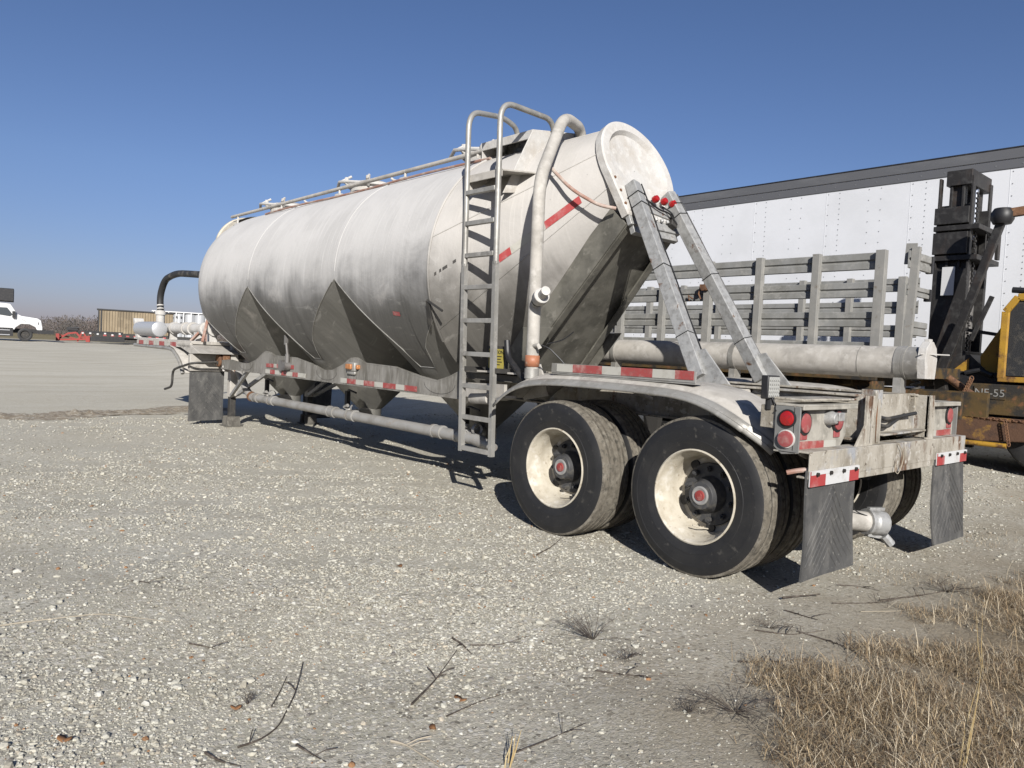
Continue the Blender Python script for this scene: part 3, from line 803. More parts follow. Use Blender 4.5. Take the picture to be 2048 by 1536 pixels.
# bolted cross flange below the dish, then the carrying pan under the cone
def fl(b):
    b.beam(dp(.34, -.55, .04), dp(-.34, -.55, .04), .10, .045, up=AX)
    b.beam(dp(.30, -.60, .02), dp(-.30, -.60, .02), .13, .05, up=AX)
    for i in range(7): b.disc(dp(.24-.08*i, -.53, .085), TILT, .016, .03, 6)
part('flange_bar', 'galv', ep, fl, bevel=.004)
def pan(b):
    a0, a1 = Vector((1.43, 0, 2.52)), Vector((2.62, 0, 1.20))
    n = Vector((a1.z-a0.z, 0, -(a1.x-a0.x))).normalized()
    if n.z > 0: n = -n
    w0, w1 = .33, .43
    def q(p, y, o): return Vector((p.x, y, p.z))+n*o
    b.add([q(a0, w0, .0), q(a0, -w0, 0), q(a1, -w1, 0), q(a1, w1, 0), q(a0, w0, .02), q(a0, -w0, .02), q(a1, -w1, .02), q(a1, w1, .02)],
          [(0, 1, 2, 3), (7, 6, 5, 4), (0, 4, 5, 1), (1, 5, 6, 2), (2, 6, 7, 3), (3, 7, 4, 0)])
    for s in (1, -1):
        b.add([q(a0, s*w0, -.16), q(a1, s*w1, -.22), q(a1, s*w1, .09), q(a0, s*w0, .07), q(a0, s*(w0+.02), -.16), q(a1, s*(w1+.02), -.22), q(a1, s*(w1+.02), .09), q(a0, s*(w0+.02), .07)],
              [(0, 1, 2, 3), (7, 6, 5, 4), (0, 4, 5, 1), (1, 5, 6, 2), (2, 6, 7, 3), (3, 7, 4, 0)])
        b.add([q(a0, s*w0, .06), q(a1, s*w1, .08), q(a1, s*(w1-.09), .08), q(a0, s*(w0-.07), .06), q(a0, s*w0, .075), q(a1, s*w1, .095), q(a1, s*(w1-.09), .095), q(a0, s*(w0-.07), .075)],
              [(0, 1, 2, 3), (7, 6, 5, 4), (0, 4, 5, 1), (1, 5, 6, 2), (2, 6, 7, 3), (3, 7, 4, 0)])
    for s in (1, -1):   # gussets down to the chassis
        b.prism([(2.05, 1.60), (2.72, 1.60), (3.05, 1.20), (2.40, 1.20)], 'xz', s*.46, s*.475)
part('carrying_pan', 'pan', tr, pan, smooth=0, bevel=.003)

# two raking legs that hold the plate up
for s in (1, -1):
    t0 = dp(.25*s, -.26, .118); t1 = Vector((.50, .445*s, 1.24))
    def lg(b, t0=t0, t1=t1, s=s):
        d = (t1-t0).normalized()
        b.beam(t0-d*.02, t1, .095, .10, up=(1, 0, .3), w1=.105, h1=.11)
        # spreading foot
        b.add([(t1.x+.10, s*.435, 1.20), (t1.x-.26, s*.435, 1.20), (t1.x-.02, s*.425, 1.46), (t1.x+.06, s*.425, 1.44),
               (t1.x+.10, s*.447, 1.20), (t1.x-.26, s*.447, 1.20), (t1.x-.02, s*.437, 1.46), (t1.x+.06, s*.437, 1.44)],
              [(0, 1, 2, 3), (7, 6, 5, 4), (0, 4, 5, 1), (1, 5, 6, 2), (2, 6, 7, 3), (3, 7, 4, 0)])
    lo = part('raking_leg', 'galv', tr, lg, smooth=0, bevel=.008)
    def ct(b, t0=t0, t1=t1, s=s):
        d = (t1-t0)
        for f in (.06, .12, .46, .80):
            c = t0+d*f
            b.beam(c-d.normalized()*.003, c+d.normalized()*.003, .110, .115, up=(1, 0, .3))
        pts = [t0+d*f+Vector((-.045, -.056-.008*abs(math.sin(9*f)), .02)) for f in np.linspace(0, 1, 26)]
        b.tube(pts, .006, 6)
    part('cable', 'black_paint', lo, ct)

# three clearance lamps across the foot of the plate
for y in (.02, -.10, -.225):
    c = dp(y, -.36, .10)
    def sh(b, c=c):
        b.tube([c-AX*.06, c+AX*.03], .017, 10); b.beam(c-AX*.05+TILT*.05, c-AX*.05-TILT*.06, .05, .02, up=AX)
    ml = part('clearance_lamp', 'plate_white', tr, sh)
    part('lens', 'red_lens', ml, lambda b, c=c: (b.tube([c+AX*.03, c+AX*.055, c+AX*.075, c+AX*.083], .03, 16, radii=[.031, .033, .025, .008])))
part('lamp_bracket', 'galv', tr, lambda b: b.beam(dp(.05, -.40, .08), dp(-.30, -.44, .08), .12, .02, up=AX))
part('wiring', 'black_paint', tr, lambda b: (b.tube(arc_pts([dp(.2, -.38, .09), dp(.12, -.36, .12), dp(-.05, -.43, .11), dp(-.16, -.45, .13), dp(-.24, -.55, .12)], .05), .008, 6), b.tube(arc_pts([dp(-.12, -.38, .1), dp(-.17, -.46, .15), dp(-.24, -.52, .1)], .04), .008, 6)))
part('junction_box', 'dark_steel', tr, lambda b: b.beam(dp(-.20, -.56, .09), dp(-.26, -.45, .10), .07, .05, up=AX), bevel=.006)

# reflective strip slanting over the side of the cone
for a0, t0, a1, t1, segs, fr in ((-.335, .40, -.36, .86, (.9, 1.5, 2.0), True),):
    n_ = 12; b = MB(); marks = [0, .16, .58, 1.0]
    for q in range(3):
        for i in range(6):
            f0 = marks[q]+(marks[q+1]-marks[q])*i/6; f1 = marks[q]+(marks[q+1]-marks[q])*(i+1)/6
            P = []
            for f in (f0, f1):
                t = t0+(t1-t0)*f; aa = a0+(a1-a0)*f; rr = R0+(RD-R0)*t; da = .032/rr
                P.append((cone_pt(aa-da, t, .007), cone_pt(aa+da, t, .007)))
            b.add([P[0][0], P[1][0], P[1][1], P[0][1]], [(0, 1, 2, 3)], 0 if q != 1 else 1)
    b.build('reflective_strip', ['tape_red_new', 'tape_white'], tr, smooth=0)
part('decal', 'red_dusty', tr, lambda b: b.add([(3.50, math.sqrt(R0**2-(z-ZC)**2)+.004, z) for z in (1.66, 1.70)]+[(3.62, math.sqrt(R0**2-(z-ZC)**2)+.004, z) for z in (1.71, 1.67)], [(0, 1, 2, 3)]), smooth=0)
# small welded bracket and a decal beside the rear ring
part('bracket', 'dark_steel', tr, lambda b: (b.beam((2.95, 1.21, 1.79), (3.0, 1.13, 1.58), .05, .012, up=(0, 1, 0)), b.beam((2.95, 1.215, 1.80), (2.72, 1.205, 1.70), .02, .012, up=(0, 1, 0))))
def decal(b):
    for i, (w, x) in enumerate(((.02, 2.88), (.018, 2.84), (.045, 2.79), (.03, 2.72))):
        t = (XR-x)/(XR-1.62); a = -.10
        b.poly([cone_pt(a-.012, t, .004), cone_pt(a-.012, t-w/1.5, .004), cone_pt(a+.012, t-w/1.5, .004), cone_pt(a+.012, t, .004)])
part('decal', 'dark_steel', tr, decal, split=True, smooth=0)
def ln_(b):
    for i in range(4):
        t = .24+.03*i; a = -.15
        b.poly([cone_pt(a-.035, t, .004), cone_pt(a-.035, t+.018, .004), cone_pt(a+.02, t+.018, .004), cone_pt(a+.02, t, .004)])
# top of the tank: handrail, hatches, walkway hood
yr = .46
hx = [9.45, 8.75, 7.3, 5.6, 4.4, 3.3, 2.75]
def ztop(x, y):
    R, zc = ring(x); return zc+math.sqrt(R*R-y*y)
def hr(b):
    b.tube([(x, yr, 3.345) for x in np.linspace(9.62, 2.95, 12)], .024, 12)
hro = part('handrail', 'cement_paint', tr, hr)
part('front_manhole', 'rim', tr, lambda b: b.lathe([(-.30, .54), (.06, .54), (.07, .56), (.11, .56), (.12, .50), (.17, .25), (.18, .001)], (9.70, .10, 2.84), 'x', 48))
for x in (9.35, 7.75, 6.05, 4.55, 3.25):
    def ps(b, x=x):
        b.tube([(x, yr, 3.34), (x, yr+.01, ztop(x, yr)-.02)], .015, 8); b.box((x, yr+.01, ztop(x, yr)+.01), (.12, .06, .03))
    part('stanchion', 'plate_white', hro, ps)
part('air_line', 'hose_tan', tr, lambda b: b.tube([(x, .60+.02*math.sin(x*2), ztop(x, .60)+.022) for x in np.linspace(8.0, 2.9, 22)], .014, 8))
for x in (8.45, 6.0, 3.55):
    h = MB()
    h.lathe([(-.15, .30), (.07, .30), (.075, .35), (.11, .35), (.115, .27), (.16, .17), (.175, .001)], (x, 0, 3.34), 'z', 32)
    ho = h.build('hatch', 'plate_white', tr)
    def cl(b, x=x):
        for k in range(6):
            a = k*PI/3+.3
            b.tube([(x+.32*math.cos(a), .32*math.sin(a), 3.40), (x+.42*math.cos(a), .42*math.sin(a), 3.46), (x+.30*math.cos(a), .30*math.sin(a), 3.53)], .018, 8)
            b.disc((x+.36*math.cos(a), .36*math.sin(a), 3.44), (0, 0, 1), .028, .07, 8)
        b.tube([(x-.30, .36, 3.40), (x-.1, .44, 3.42), (x+.15, .42, 3.45), (x+.36, .33, 3.40)], .02, 8)
    part('hatch_clamp', 'plate_white', ho, cl, split=True)
# lumps of dried cement by the rear hatch
def lump(b):
    r_ = np.random.default_rng(3)
    for i in range(26):
        x = r_.uniform(2.9, 3.3); y = r_.uniform(.2, .46); s = r_.uniform(.02, .05)
        v, f = IV*s*r_.uniform(.7, 1.3, (12, 1)), IF
        b.add([(p[0]+x, p[1]+y, p[2]+ztop(x, y)+r_.uniform(.02, .14)) for p in v], [tuple(q) for q in f])
part('dried_cement', 'plate_white', tr, lump, smooth=60)
def hood(b):
    x0, x1 = 2.30, 3.00
    # folded top sheet with a lip, carried out over the side of the tank
    b.add([(x0, .60, 3.36), (x1, .60, 3.36), (x1, .05, 3.45), (x0, .05, 3.45), (x0, .60, 3.345), (x1, .60, 3.345), (x1, .05, 3.435), (x0, .05, 3.435)],
          [(0, 1, 2, 3), (7, 6, 5, 4), (0, 4, 5, 1), (1, 5, 6, 2), (2, 6, 7, 3), (3, 7, 4, 0)])
    b.bb(x0, x1, .598, .612, 3.285, 3.362)
    # rear cheek running down on to the skin
    b.prism([(.612, 3.36), (.05, 3.45), (.05, 3.15), (.60, 2.80), (.93, 2.74)], 'yz', x0-.012, x0)
    b.prism([(.612, 3.36), (.05, 3.45), (.05, 3.2), (.60, 3.05)], 'yz', x1, x1+.012)
    b.bb(x0, x0+.02, .3, .62, 3.20, 3.24)
part('walkway_hood', 'plate_white', tr, hood, smooth=0, bevel=.004)

# ladder on the near side
ld = MB()
ldx = (2.49, 2.08); ldy = 1.10; lz0 = .47
def lx(x, z): return x+(.125 if x > 2.2 else .10)*(z-lz0)/2.8
for x in ldx:
    far = x > 2.2
    top = [(x, ldy, 2.1), (x+.02, ldy, 3.28), (x+.08, ldy-.06, 3.45), (x+.12, ldy-.22, 3.505)]
    if far: path = [(lx(x, 2.1), ldy, 2.1), (2.62, 1.085, 3.47), (2.78, .55, 3.575), (2.83, .33, 3.535), (2.85, .28, 3.38)]
    else: path = [(lx(x, 2.1), ldy, 2.1), (2.19, 1.085, 3.47), (2.25, .42, 3.48), (2.27, .34, 3.30)]
    ld.tube(arc_pts(path, .17, 8), .025, 14)
    ld.beam((x, ldy, lz0), (lx(x, 2.12), ldy, 2.12), .042, .042, up=(0, 1, 0))
lad = ld.build('ladder', 'alu', tr, smooth=35)
zs = [.50, .775, 1.05, 1.33, 1.62, 1.91, 2.19, 2.47, 2.74]
for z in zs:
    def rg(b, z=z): b.bb(lx(ldx[1], z)+.02, lx(ldx[0], z)-.02, ldy-.02, ldy+.02, z-.02, z+.02)
    part('rung', 'alu', lad, rg, bevel=.004)
def stp(b):
    b.add([(2.15, 1.07, 2.90), (2.62, 1.07, 2.90), (2.62, .74, 2.95), (2.15, .66, 2.95), (2.15, 1.07, 2.885), (2.62, 1.07, 2.885), (2.62, .74, 2.935), (2.15, .66, 2.935)],
          [(0, 1, 2, 3), (7, 6, 5, 4), (0, 4, 5, 1), (1, 5, 6, 2), (2, 6, 7, 3), (3, 7, 4, 0)])
    b.bb(2.15, 2.62, 1.06, 1.075, 2.84, 2.905)
    b.prism([(1.09, 2.91), (.72, 2.95), (1.09, 2.74)], 'yz', 2.60, 2.612)
part('step', 'cement_paint', lad, stp, smooth=0, bevel=.003)
def arms(b):
    for x in ldx: b.beam((x, 1.10, 1.20), (x, .52, 1.19), .04, .04)
part('standoff', 'dark_steel', lad, arms, split=True)

# blow-down pipe standing behind the ladder
vp = MB()
vpath = arc_pts([(1.63, 1.10, 1.14), (1.65, 1.10, 2.74), (2.02, .50, 3.45), (2.22, .07, 3.475), (2.26, .0, 3.24)], .2, 10)
vp.tube(vpath, .051, 20)
vpo = vp.build('vent_pipe', 'cement_paint', tr)
part('clamp', 'alu', vpo, lambda b: (b.tube([(1.632, 1.10, 1.16), (1.632, 1.10, 1.24)], .0585, 20),))
part('decal', 'orange_decal', vpo, lambda b: b.lathe([(1.255, .0572), (1.345, .0572)], (1.632, 1.10, 0), 'z', 20), solid=.002)
def valve(b):
    d = Vector((-.55, .28, .20)).normalized(); o = Vector((1.645, 1.10, 1.74))
    b.tube([o, o+d*.14], .034, 14)
    b.tube([o+d*.12, o+d*.15, o+d*.22, o+d*.225], .06, 18, radii=[.05, .062, .062, .055])
    b.tube([o+d*.22, o+d*.32], .036, 14)
part('relief_valve', 'plate_white', vpo, valve)
part('gasket', 'black_paint', vpo, lambda b: b.tube([Vector((1.645, 1.10, 1.74))+Vector((-.55, .28, .20)).normalized()*.098, Vector((1.645, 1.10, 1.74))+Vector((-.55, .28, .20)).normalized()*.118], .05, 18))
part('hose', 'hose_tan', tr, lambda b: b.tube(arc_pts([(2.22, .42, 3.23), (2.15, .60, 3.14), (1.98, .70, 2.98), (1.72, .66, 2.74), (1.55, .50, 2.62), (1.45, .40, 2.60)], .12), .015, 10))
part('loose_wire', 'black_paint', tr, lambda b: (b.tube(arc_pts([(1.55, 1.10, 1.43), (1.48, 1.07, 1.41), (1.38, 1.0, 1.30), (1.30, .98, 1.20), (1.45, 1.0, 1.15)], .08), .006, 6), b.tube(arc_pts([(1.50, 1.07, 1.44), (1.6, .8, 1.48), (1.75, .52, 1.56)], .1), .005, 6)))
part('hook', 'cement_paint', tr, lambda b: b.tube([(1.60, 1.12, 1.42), (1.54, 1.13, 1.425), (1.53, 1.12, 1.40)], .018, 8))
part('lever', 'black_paint', tr, lambda b: b.tube(arc_pts([(2.13, .94, 1.46), (2.10, .95, 1.32), (1.86, 1.0, 1.17), (1.82, 1.0, 1.13)], .06), .026, 10))
# ------------------------------------------------------------------ chassis of the tank trailer
YS = .92
for s in (1, -1):
    prof = [(8.62, 1.03), (8.3, 1.05), (7.95, 1.02), (7.65, 1.02), (7.38, 1.08), (7.16, 1.18), (7.06, 1.215), (6.95, 1.20), (6.82, 1.165),
            (6.2, 1.16), (5.75, 1.10), (5.45, 1.04), (5.2, 1.05), (4.95, 1.13), (4.80, 1.205), (4.70, 1.215), (4.60, 1.19), (4.5, 1.165), (3.9, 1.15), (3.45, 1.08), (3.15, 1.05), (2.95, 1.10), (2.72, 1.19)]
    def sk(b, s=s):
        b.prism([(2.72, .92)]+[(8.62, .92)]+prof, 'xz', s*YS-.006, s*YS+.006)
        b.bb(2.72, 8.62, s*YS-.03, s*YS+.016, .905, .925)
        for i in range(len(prof)-1):
            (xa, za), (xb, zb) = prof[i], prof[i+1]
            b.beam((xa, s*(YS-.012), za), (xb, s*(YS-.012), zb), .04, .012)
    skr = part('side_rail', 'rail_dirty', tr, sk, smooth=0)
    if s == 1:
        def arcs(b):
            for xc in (7.72, 5.35, 3.1):
                b.tube([(xc+.25*math.cos(a), YS+.006, 1.03+.10*math.sin(a)) for a in np.linspace(PI, 2*PI, 14)], .0025, 6)
        part('weld_seam', 'dark_steel', skr, arcs, split=True)
        for x0, x1, sg in ((7.02, 5.85, (1, 1, 1.3, 1, 1.2, 1, 1.4)), (4.98, 3.45, (1.2, 1.6, 1.4, 1.8, 1.4, 2, 1.3, 1.8))):
            tape(skr, (x0, YS+.02, .95), (x1, YS+.02, .95), (0, 0, 1), .055, sg, False)
        tape(skr, (7.02, YS+.012, 1.03), (6.2, YS+.012, 1.04), (0, 0, 1), .05, (1.5, .6, .9, 1, 1.3), True)
        def sl(b): b.box((4.74, YS+.02, 1.115), (.20, .05, .10)); b.box((4.74, YS+.02, 1.045), (.18, .03, .04))
        slo = part('side_lamp', 'alu', skr, sl, bevel=.012)
        def lens(b): b.box((4.745, YS+.055, 1.115), (.12, .03, .062)); b.box((4.60, YS+.02, 1.115), (.04, .05, .05))
        part('lens', 'amber', slo, lens, bevel=.012)
        def vl(b):
            b.disc((6.50, YS, 1.045), (0, 1, 0), .075, .05, 24); b.disc((6.33, YS, 1.045), (0, 1, 0), .055, .09, 20)
            b.tube([(6.33, YS+.04, 1.08), (6.33, YS+.04, 1.20)], .03, 12)
            b.tube([(6.33, YS+.04, 1.20), (6.35, YS+.05, 1.34)], .018, 10); b.box((6.36, YS+.05, 1.38), (.02, .05, .12))
        part('aeration_valve', 'cyl_grey', skr, vl)
# main chassis beams, crossmembers
for s in (1, -1):
    def fb(b, s=s):
        y = s*.45
        b.bb(-.68, 3.1, y-.006, y+.006, .93, 1.19); b.bb(-.68, 3.1, y-.055, y+.055, 1.19, 1.205); b.bb(-.68, 3.1, y-.055, y+.055, .915, .93)
    part('chassis_beam', 'tail_paint', tr, fb, smooth=0, bevel=.003)
def cm(b):
    for x in (-.35, .62, 1.85, 2.6): b.bb(x-.05, x+.05, -.44, .44, .96, 1.15)
    b.bb(-.58, -.50, -.40, .40, 1.12, 1.20)
    b.bb(1.9, 2.75, -.9, .9, 1.10, 1.16)
part('crossmember', 'grime_shade', tr, cm, smooth=0, bevel=.003, split=True)
def sidearm(b):
    b.beam((2.70, .90, 1.0), (2.05, 1.0, 1.02), .03, .13); b.prism([(1.78, 1.28), (1.66, 1.02), (1.95, .96), (2.05, 1.12)], 'xz', .86, .875)
    b.tube([(2.55, .95, .93), (2.25, 1.0, .95)], .05, 12); b.beam((2.05, 1.05, .96), (1.80, 1.16, 1.0), .10, .02)
    b.bb(1.3, 2.6, .52, .98, 1.175, 1.19)
part('side_arm', 'cement_paint', tr, sidearm, smooth=30)
def susp(b):
    for s in (1, -1):
        for x in (-.35, .62, 1.60): b.prism([(x-.10, .92), (x+.10, .92), (x+.05, .55), (x-.05, .55)], 'xz', s*.42, s*.48)
        b.beam((-.35, s*.45, .60), (1.60, s*.45, .60), .08, .05)
    for x in (0, 1.25):
        b.tube([(x, -.95, .513), (x, .95, .513)], .065, 14)
        for s in (1, -1): b.lathe([(s*.38, .21), (s*.38+s*.02, .215), (s*.62, .215), (s*.64, .10)], (x, 0, .513), 'y', 28)
part('axle', 'dark_steel', tr, susp)

# wheels
WR = .505
def make_wheel(worn):
    rim = MB()
    pr = [(.134, .303), (.142, .303), (.146, .294), (.140, .288), (.125, .284), (.09, .277), (.065, .262), (.03, .256), (-.045, .252), (-.075, .24), (-.078, .215), (-.062, .185), (-.062, .09)]
    rim.lathe(pr, (0, 0, 0), 'y', 64)
    rim.lathe([(-.079, .253), (-.13, .28), (-.146, .303), (-.134, .303)], (0, 0, 0), 'y', 64)
    w = rim.build('wheel', 'rim', tr, smooth=32)
    t = MB()
    P = [(.122, .290), (.138, .305), (.150, .345), (.1525, .36), (.151, .362), (.155, .41), (.1535, .435), (.1545, .437), (.150, .465), (.140, .490)]
    if worn: P += [(.136, .497), (.133, .504), (.118, .508), (.09, .510), (.085, .504), (.07, .504), (.066, .511), (.02, .512), (.016, .505), (.004, .505), (0, .512)]
    else: P += [(.136, .499), (.131, .505), (.115, .508), (.088, .510), (.086, .488), (.070, .488), (.068, .5115), (.042, .5125), (.040, .488), (.024, .488), (.022, .513), (0, .513)]
    mi = [0]*9+[1]*(len(P)-9)
    gr_ = [i for i in range(10, len(P)-1) if P[i][1] < .506 and P[i+1][1] < .506 and P[i][0] < .1]
    for i in gr_: mi[i] = 2
    Q = P+[(-a, r) for a, r in P[::-1][1:]]
    mis = mi[:len(P)-1]+mi[:len(P)-1][::-1]
    t.lathe(Q, (0, 0, 0), 'y', 96, mis=mis)
    # ragged dirt edge on the shoulder
    r_ = np.random.default_rng(8+worn)
    t.build('tyre', ['tyre', 'tread', 'groove'], w, local=True, smooth=28)
    h = MB()
    h.lathe([(-.062, .205), (-.052, .20), (-.05, .12), (-.02, .112), (.0, .098), (.05, .092), (.06, .086), (.062, .05)], (0, 0, 0), 'y', 32)
    hb = h.build('hub', 'hub_grey', w, local=True)
    for k in range(10):
        a = 2*PI*k/10
        part('wheel_nut', 'hub_grey', hb, lambda b, a=a: (b.disc((.165*math.cos(a), -.054, .165*math.sin(a)), (0, 1, 0), .019, .035, 6), b.disc((.165*math.cos(a), -.022, .165*math.sin(a)), (0, 1, 0), .011, .018, 8)), local=True)
    part('cap_ring', 'hub_ring', hb, lambda b: b.lathe([(.056, .062), (.068, .060), (.071, .052), (.066, .034)], (0, 0, 0), 'y', 28), local=True)
    part('oil_cap', 'red_plastic', hb, lambda b: b.lathe([(.062, .036), (.076, .032), (.077, .020), (.080, .018), (.080, .001)], (0, 0, 0), 'y', 22), local=True)
    for k in range(5):
        a = 2*PI*(k+.12)/5-.75
        part('hand_hole_shade', 'black_paint', w, lambda b, a=a: b.disc((.222*math.cos(a)*.98, -.078, .222*math.sin(a)*.98), (0, 1, 0), .032, .020, 18), local=True)  # black disc on a closed wheel, painted for the dark inside a hole
    part('valve_stem', 'rim', w, lambda b: b.tube([(-.05, -.06, -.225), (-.03, .02, -.215), (-.005, .06, -.205)], .005, 8), local=True)
    return w
wfresh = make_wheel(False); wworn = make_wheel(True)
def put(w, x, y, flip, ry, first):
    o = w if first else copy_tree(w, tr)
    o.location = (x, y, WR); o.rotation_euler = (0, ry, PI if flip else 0)
    return o
put(wworn, 0, 1.045, False, -.25, True)
put(wfresh, 1.25, 1.045, False, .15, True)
for x, src in ((0, wworn), (1.25, wfresh)):
    put(src, x, .70, True, 1.1, False); put(src, x, -.70, False, .6, False); put(src, x, -1.045, True, 2.0, False)

# fenders: pressed sheet with a rolled, ribbed edge
def fender(s):
    path = [(1.95, .955), (1.84, 1.045), (1.72, 1.11), (1.58, 1.155), (1.42, 1.18), (1.2, 1.192), (.9, 1.195), (.5, 1.192), (.2, 1.185), (.02, 1.165), (-.15, 1.115), (-.30, 1.045), (-.42, .965), (-.52, .875)]
    P = arc_pts([(x, 0, z) for x, z in path], .2, 4)
    prof = [(.60, .0), (.70, .028), (.80, .032), (.88, .034), (.96, .034), (1.04, .032), (1.10, .024), (1.14, .012), (1.165, -.006), (1.18, -.014), (1.20, -.012), (1.215, -.024), (1.225, -.036), (1.24, -.036), (1.248, -.048), (1.248, -.062)]
    b = MB(); vs = []; n = len(prof)
    for i, p in enumerate(P):
        a = P[max(i-1, 0)]; c = P[min(i+1, len(P)-1)]
        d = (c-a).normalized(); nn = Vector((-d.z, 0, d.x)); nn = nn if nn.z > 0 else -nn
        k = 1.0; edge = min(i, len(P)-1-i)
        for y, o in prof:
            yy = y
            if i > len(P)-12:
                f = (i-(len(P)-12))/11; yy = y-(max(0, y-.95))*.40*f*f
            vs.append((p.x+nn.x*o, s*yy, p.z+nn.z*o))
    for k in range(n-1): b.add([vs[i*n+q] for i in range(len(P)) for q in (k, k+1)], [(2*i, 2*i+1, 2*i+3, 2*i+2) for i in range(len(P)-1)], 1 if k > n-8 else 0)
    b.weld = True
    f = b.build('fender', ['cement_paint', 'alu'], tr, smooth=50, solid=.006)
    def br(b):
        for x in (.10, 1.45): b.bb(x-.04, x+.04, min(s*.48, s*.66), max(s*.48, s*.66), 1.14, 1.185)
        b.tube([(.9, s*.5, 1.05), (.9, s*1.0, 1.20)], .02, 8)
    part('fender_bracket', 'cement_paint', f, br, split=True)
    return f
fn = fender(1); ff = fender(-1)
rl = part('conspicuity_bar', 'alu', fn, lambda b: (b.bb(.06, 1.36, 1.135, 1.150, 1.222, 1.295), b.bb(.06, 1.36, 1.07, 1.145, 1.21, 1.222)))
tape(rl, (1.30, 1.1525, 1.262), (.07, 1.1525, 1.268), (0, 0, 1), .058, (1.1, 1.9, 1.15, 1.8, 1.2, .95), False)

# rear frame: bumper beam, upright plates, lamp boxes
def bump(b):
    b.bb(-.775, -.765, -1.24, 1.24, .745, .885); b.bb(-.775, -.66, -1.24, 1.24, .880, .892); b.bb(-.775, -.70, -1.24, 1.24, .74, .752)
    b.bb(-.772, -.762, -.62, .62, .70, .76)
bmp = part('bumper_beam', 'tail_paint', tr, bump, smooth=0, bevel=.004)
def upl(b):
    b.prism([(.50, .886), (.50, 1.20), (.40, 1.20), (.40, .886)], 'yz', -.757, -.735)
    b.prism([(.50, .886), (.63, .886), (.50, 1.02)], 'yz', -.755, -.737)
    b.prism([(-.50, .886), (-.50, 1.20), (-.60, 1.20), (-.62, 1.02), (-.62, .886)], 'yz', -.757, -.735)
    b.bb(-.757, -.60, .44, .455, .90, 1.20); b.bb(-.757, -.60, -.515, -.50, .90, 1.20)
upo = part('rear_upright', 'tail_paint', tr, upl, smooth=0, bevel=.004, split=True)
def post(b):
    b.bb(-.735, -.64, .24, .34, .89, 1.235)
    b.bb(-.742, -.735, .27, .31, .90, 1.18)
po = part('hitch_post', 'tail_paint', tr, post, smooth=0, bevel=.006)
part('hollow_shade', 'black_paint', po, lambda b: b.bb(-.727, -.648, .248, .332, 1.2352, 1.2372))  # black sheet on a solid post, stands in for its shaded inside
part('rust_streak', 'rusty', po, lambda b: (b.add([(-.7362, .262, .92), (-.7362, .315, .90), (-.7362, .325, 1.06), (-.7362, .305, 1.18), (-.7362, .275, 1.12), (-.7362, .268, 1.02)], [(0, 1, 2, 3, 4, 5)])), solid=.002)
# plate with the oval lightening hole
pb = MB()
oc = Vector((-.44, 1.085)); ro = (.055, .085); n = 28
inner = []; outer = []
for k in range(n):
    a = 2*PI*k/n
    sx_, sz_ = math.cos(a), math.sin(a)
    inner.append((oc.x+ro[0]*math.copysign(abs(sx_)**.6, sx_), oc.y+ro[1]*math.copysign(abs(sz_)**.8, sz_)))
    r_ = 1e9
    for lim, comp in ((.24 if sx_ > 0 else .50, 0),):
        pass
    tx = ((.24-oc.x)/sx_ if sx_ > 1e-6 else ((-.50-oc.x)/sx_ if sx_ < -1e-6 else 1e9)); tz = ((1.205-oc.y)/sz_ if sz_ > 1e-6 else ((.93-oc.y)/sz_ if sz_ < -1e-6 else 1e9))
    r_ = min(tx, tz); outer.append((oc.x+sx_*r_, oc.y+sz_*r_))
for xo, sgn in ((-.665, 1), (-.655, -1)):
    vs = [(xo, y, z) for y, z in inner]+[(xo, y, z) for y, z in outer]
    pb.add(vs, [(k, (k+1) % n, (k+1) % n+n, k+n) for k in range(n)])
vs = [(-.665, y, z) for y, z in inner]+[(-.60, y, z) for y, z in inner]
pb.add(vs, [(k, (k+1) % n, (k+1) % n+n, k+n) for k in range(n)])
pb.bb(-.66, -.648, -.50, -.30, 1.202, 1.208)
part_ = pb.build('rear_plate', 'tail_paint', tr, smooth=30)
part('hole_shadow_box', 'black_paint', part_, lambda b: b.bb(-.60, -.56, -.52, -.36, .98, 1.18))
part('coiled_cable', 'hose_black', part_, lambda b: (b.tube(arc_pts([(-.68, .22, 1.07), (-.70, .08, 1.04), (-.69, -.12, 1.05), (-.72, -.36, 1.075)], .1), .013, 8), b.tube(arc_pts([(-.68, .23, 1.03), (-.71, .10, .985), (-.69, -.10, 1.03), (-.67, -.3, 1.06)], .1), .013, 8)))
part('cross_tray', 'tail_paint', tr, lambda b: (b.beam((-.70, .22, .945), (-.70, -.49, .955), .10, .012, up=(0, 0, 1)),), bevel=.003)
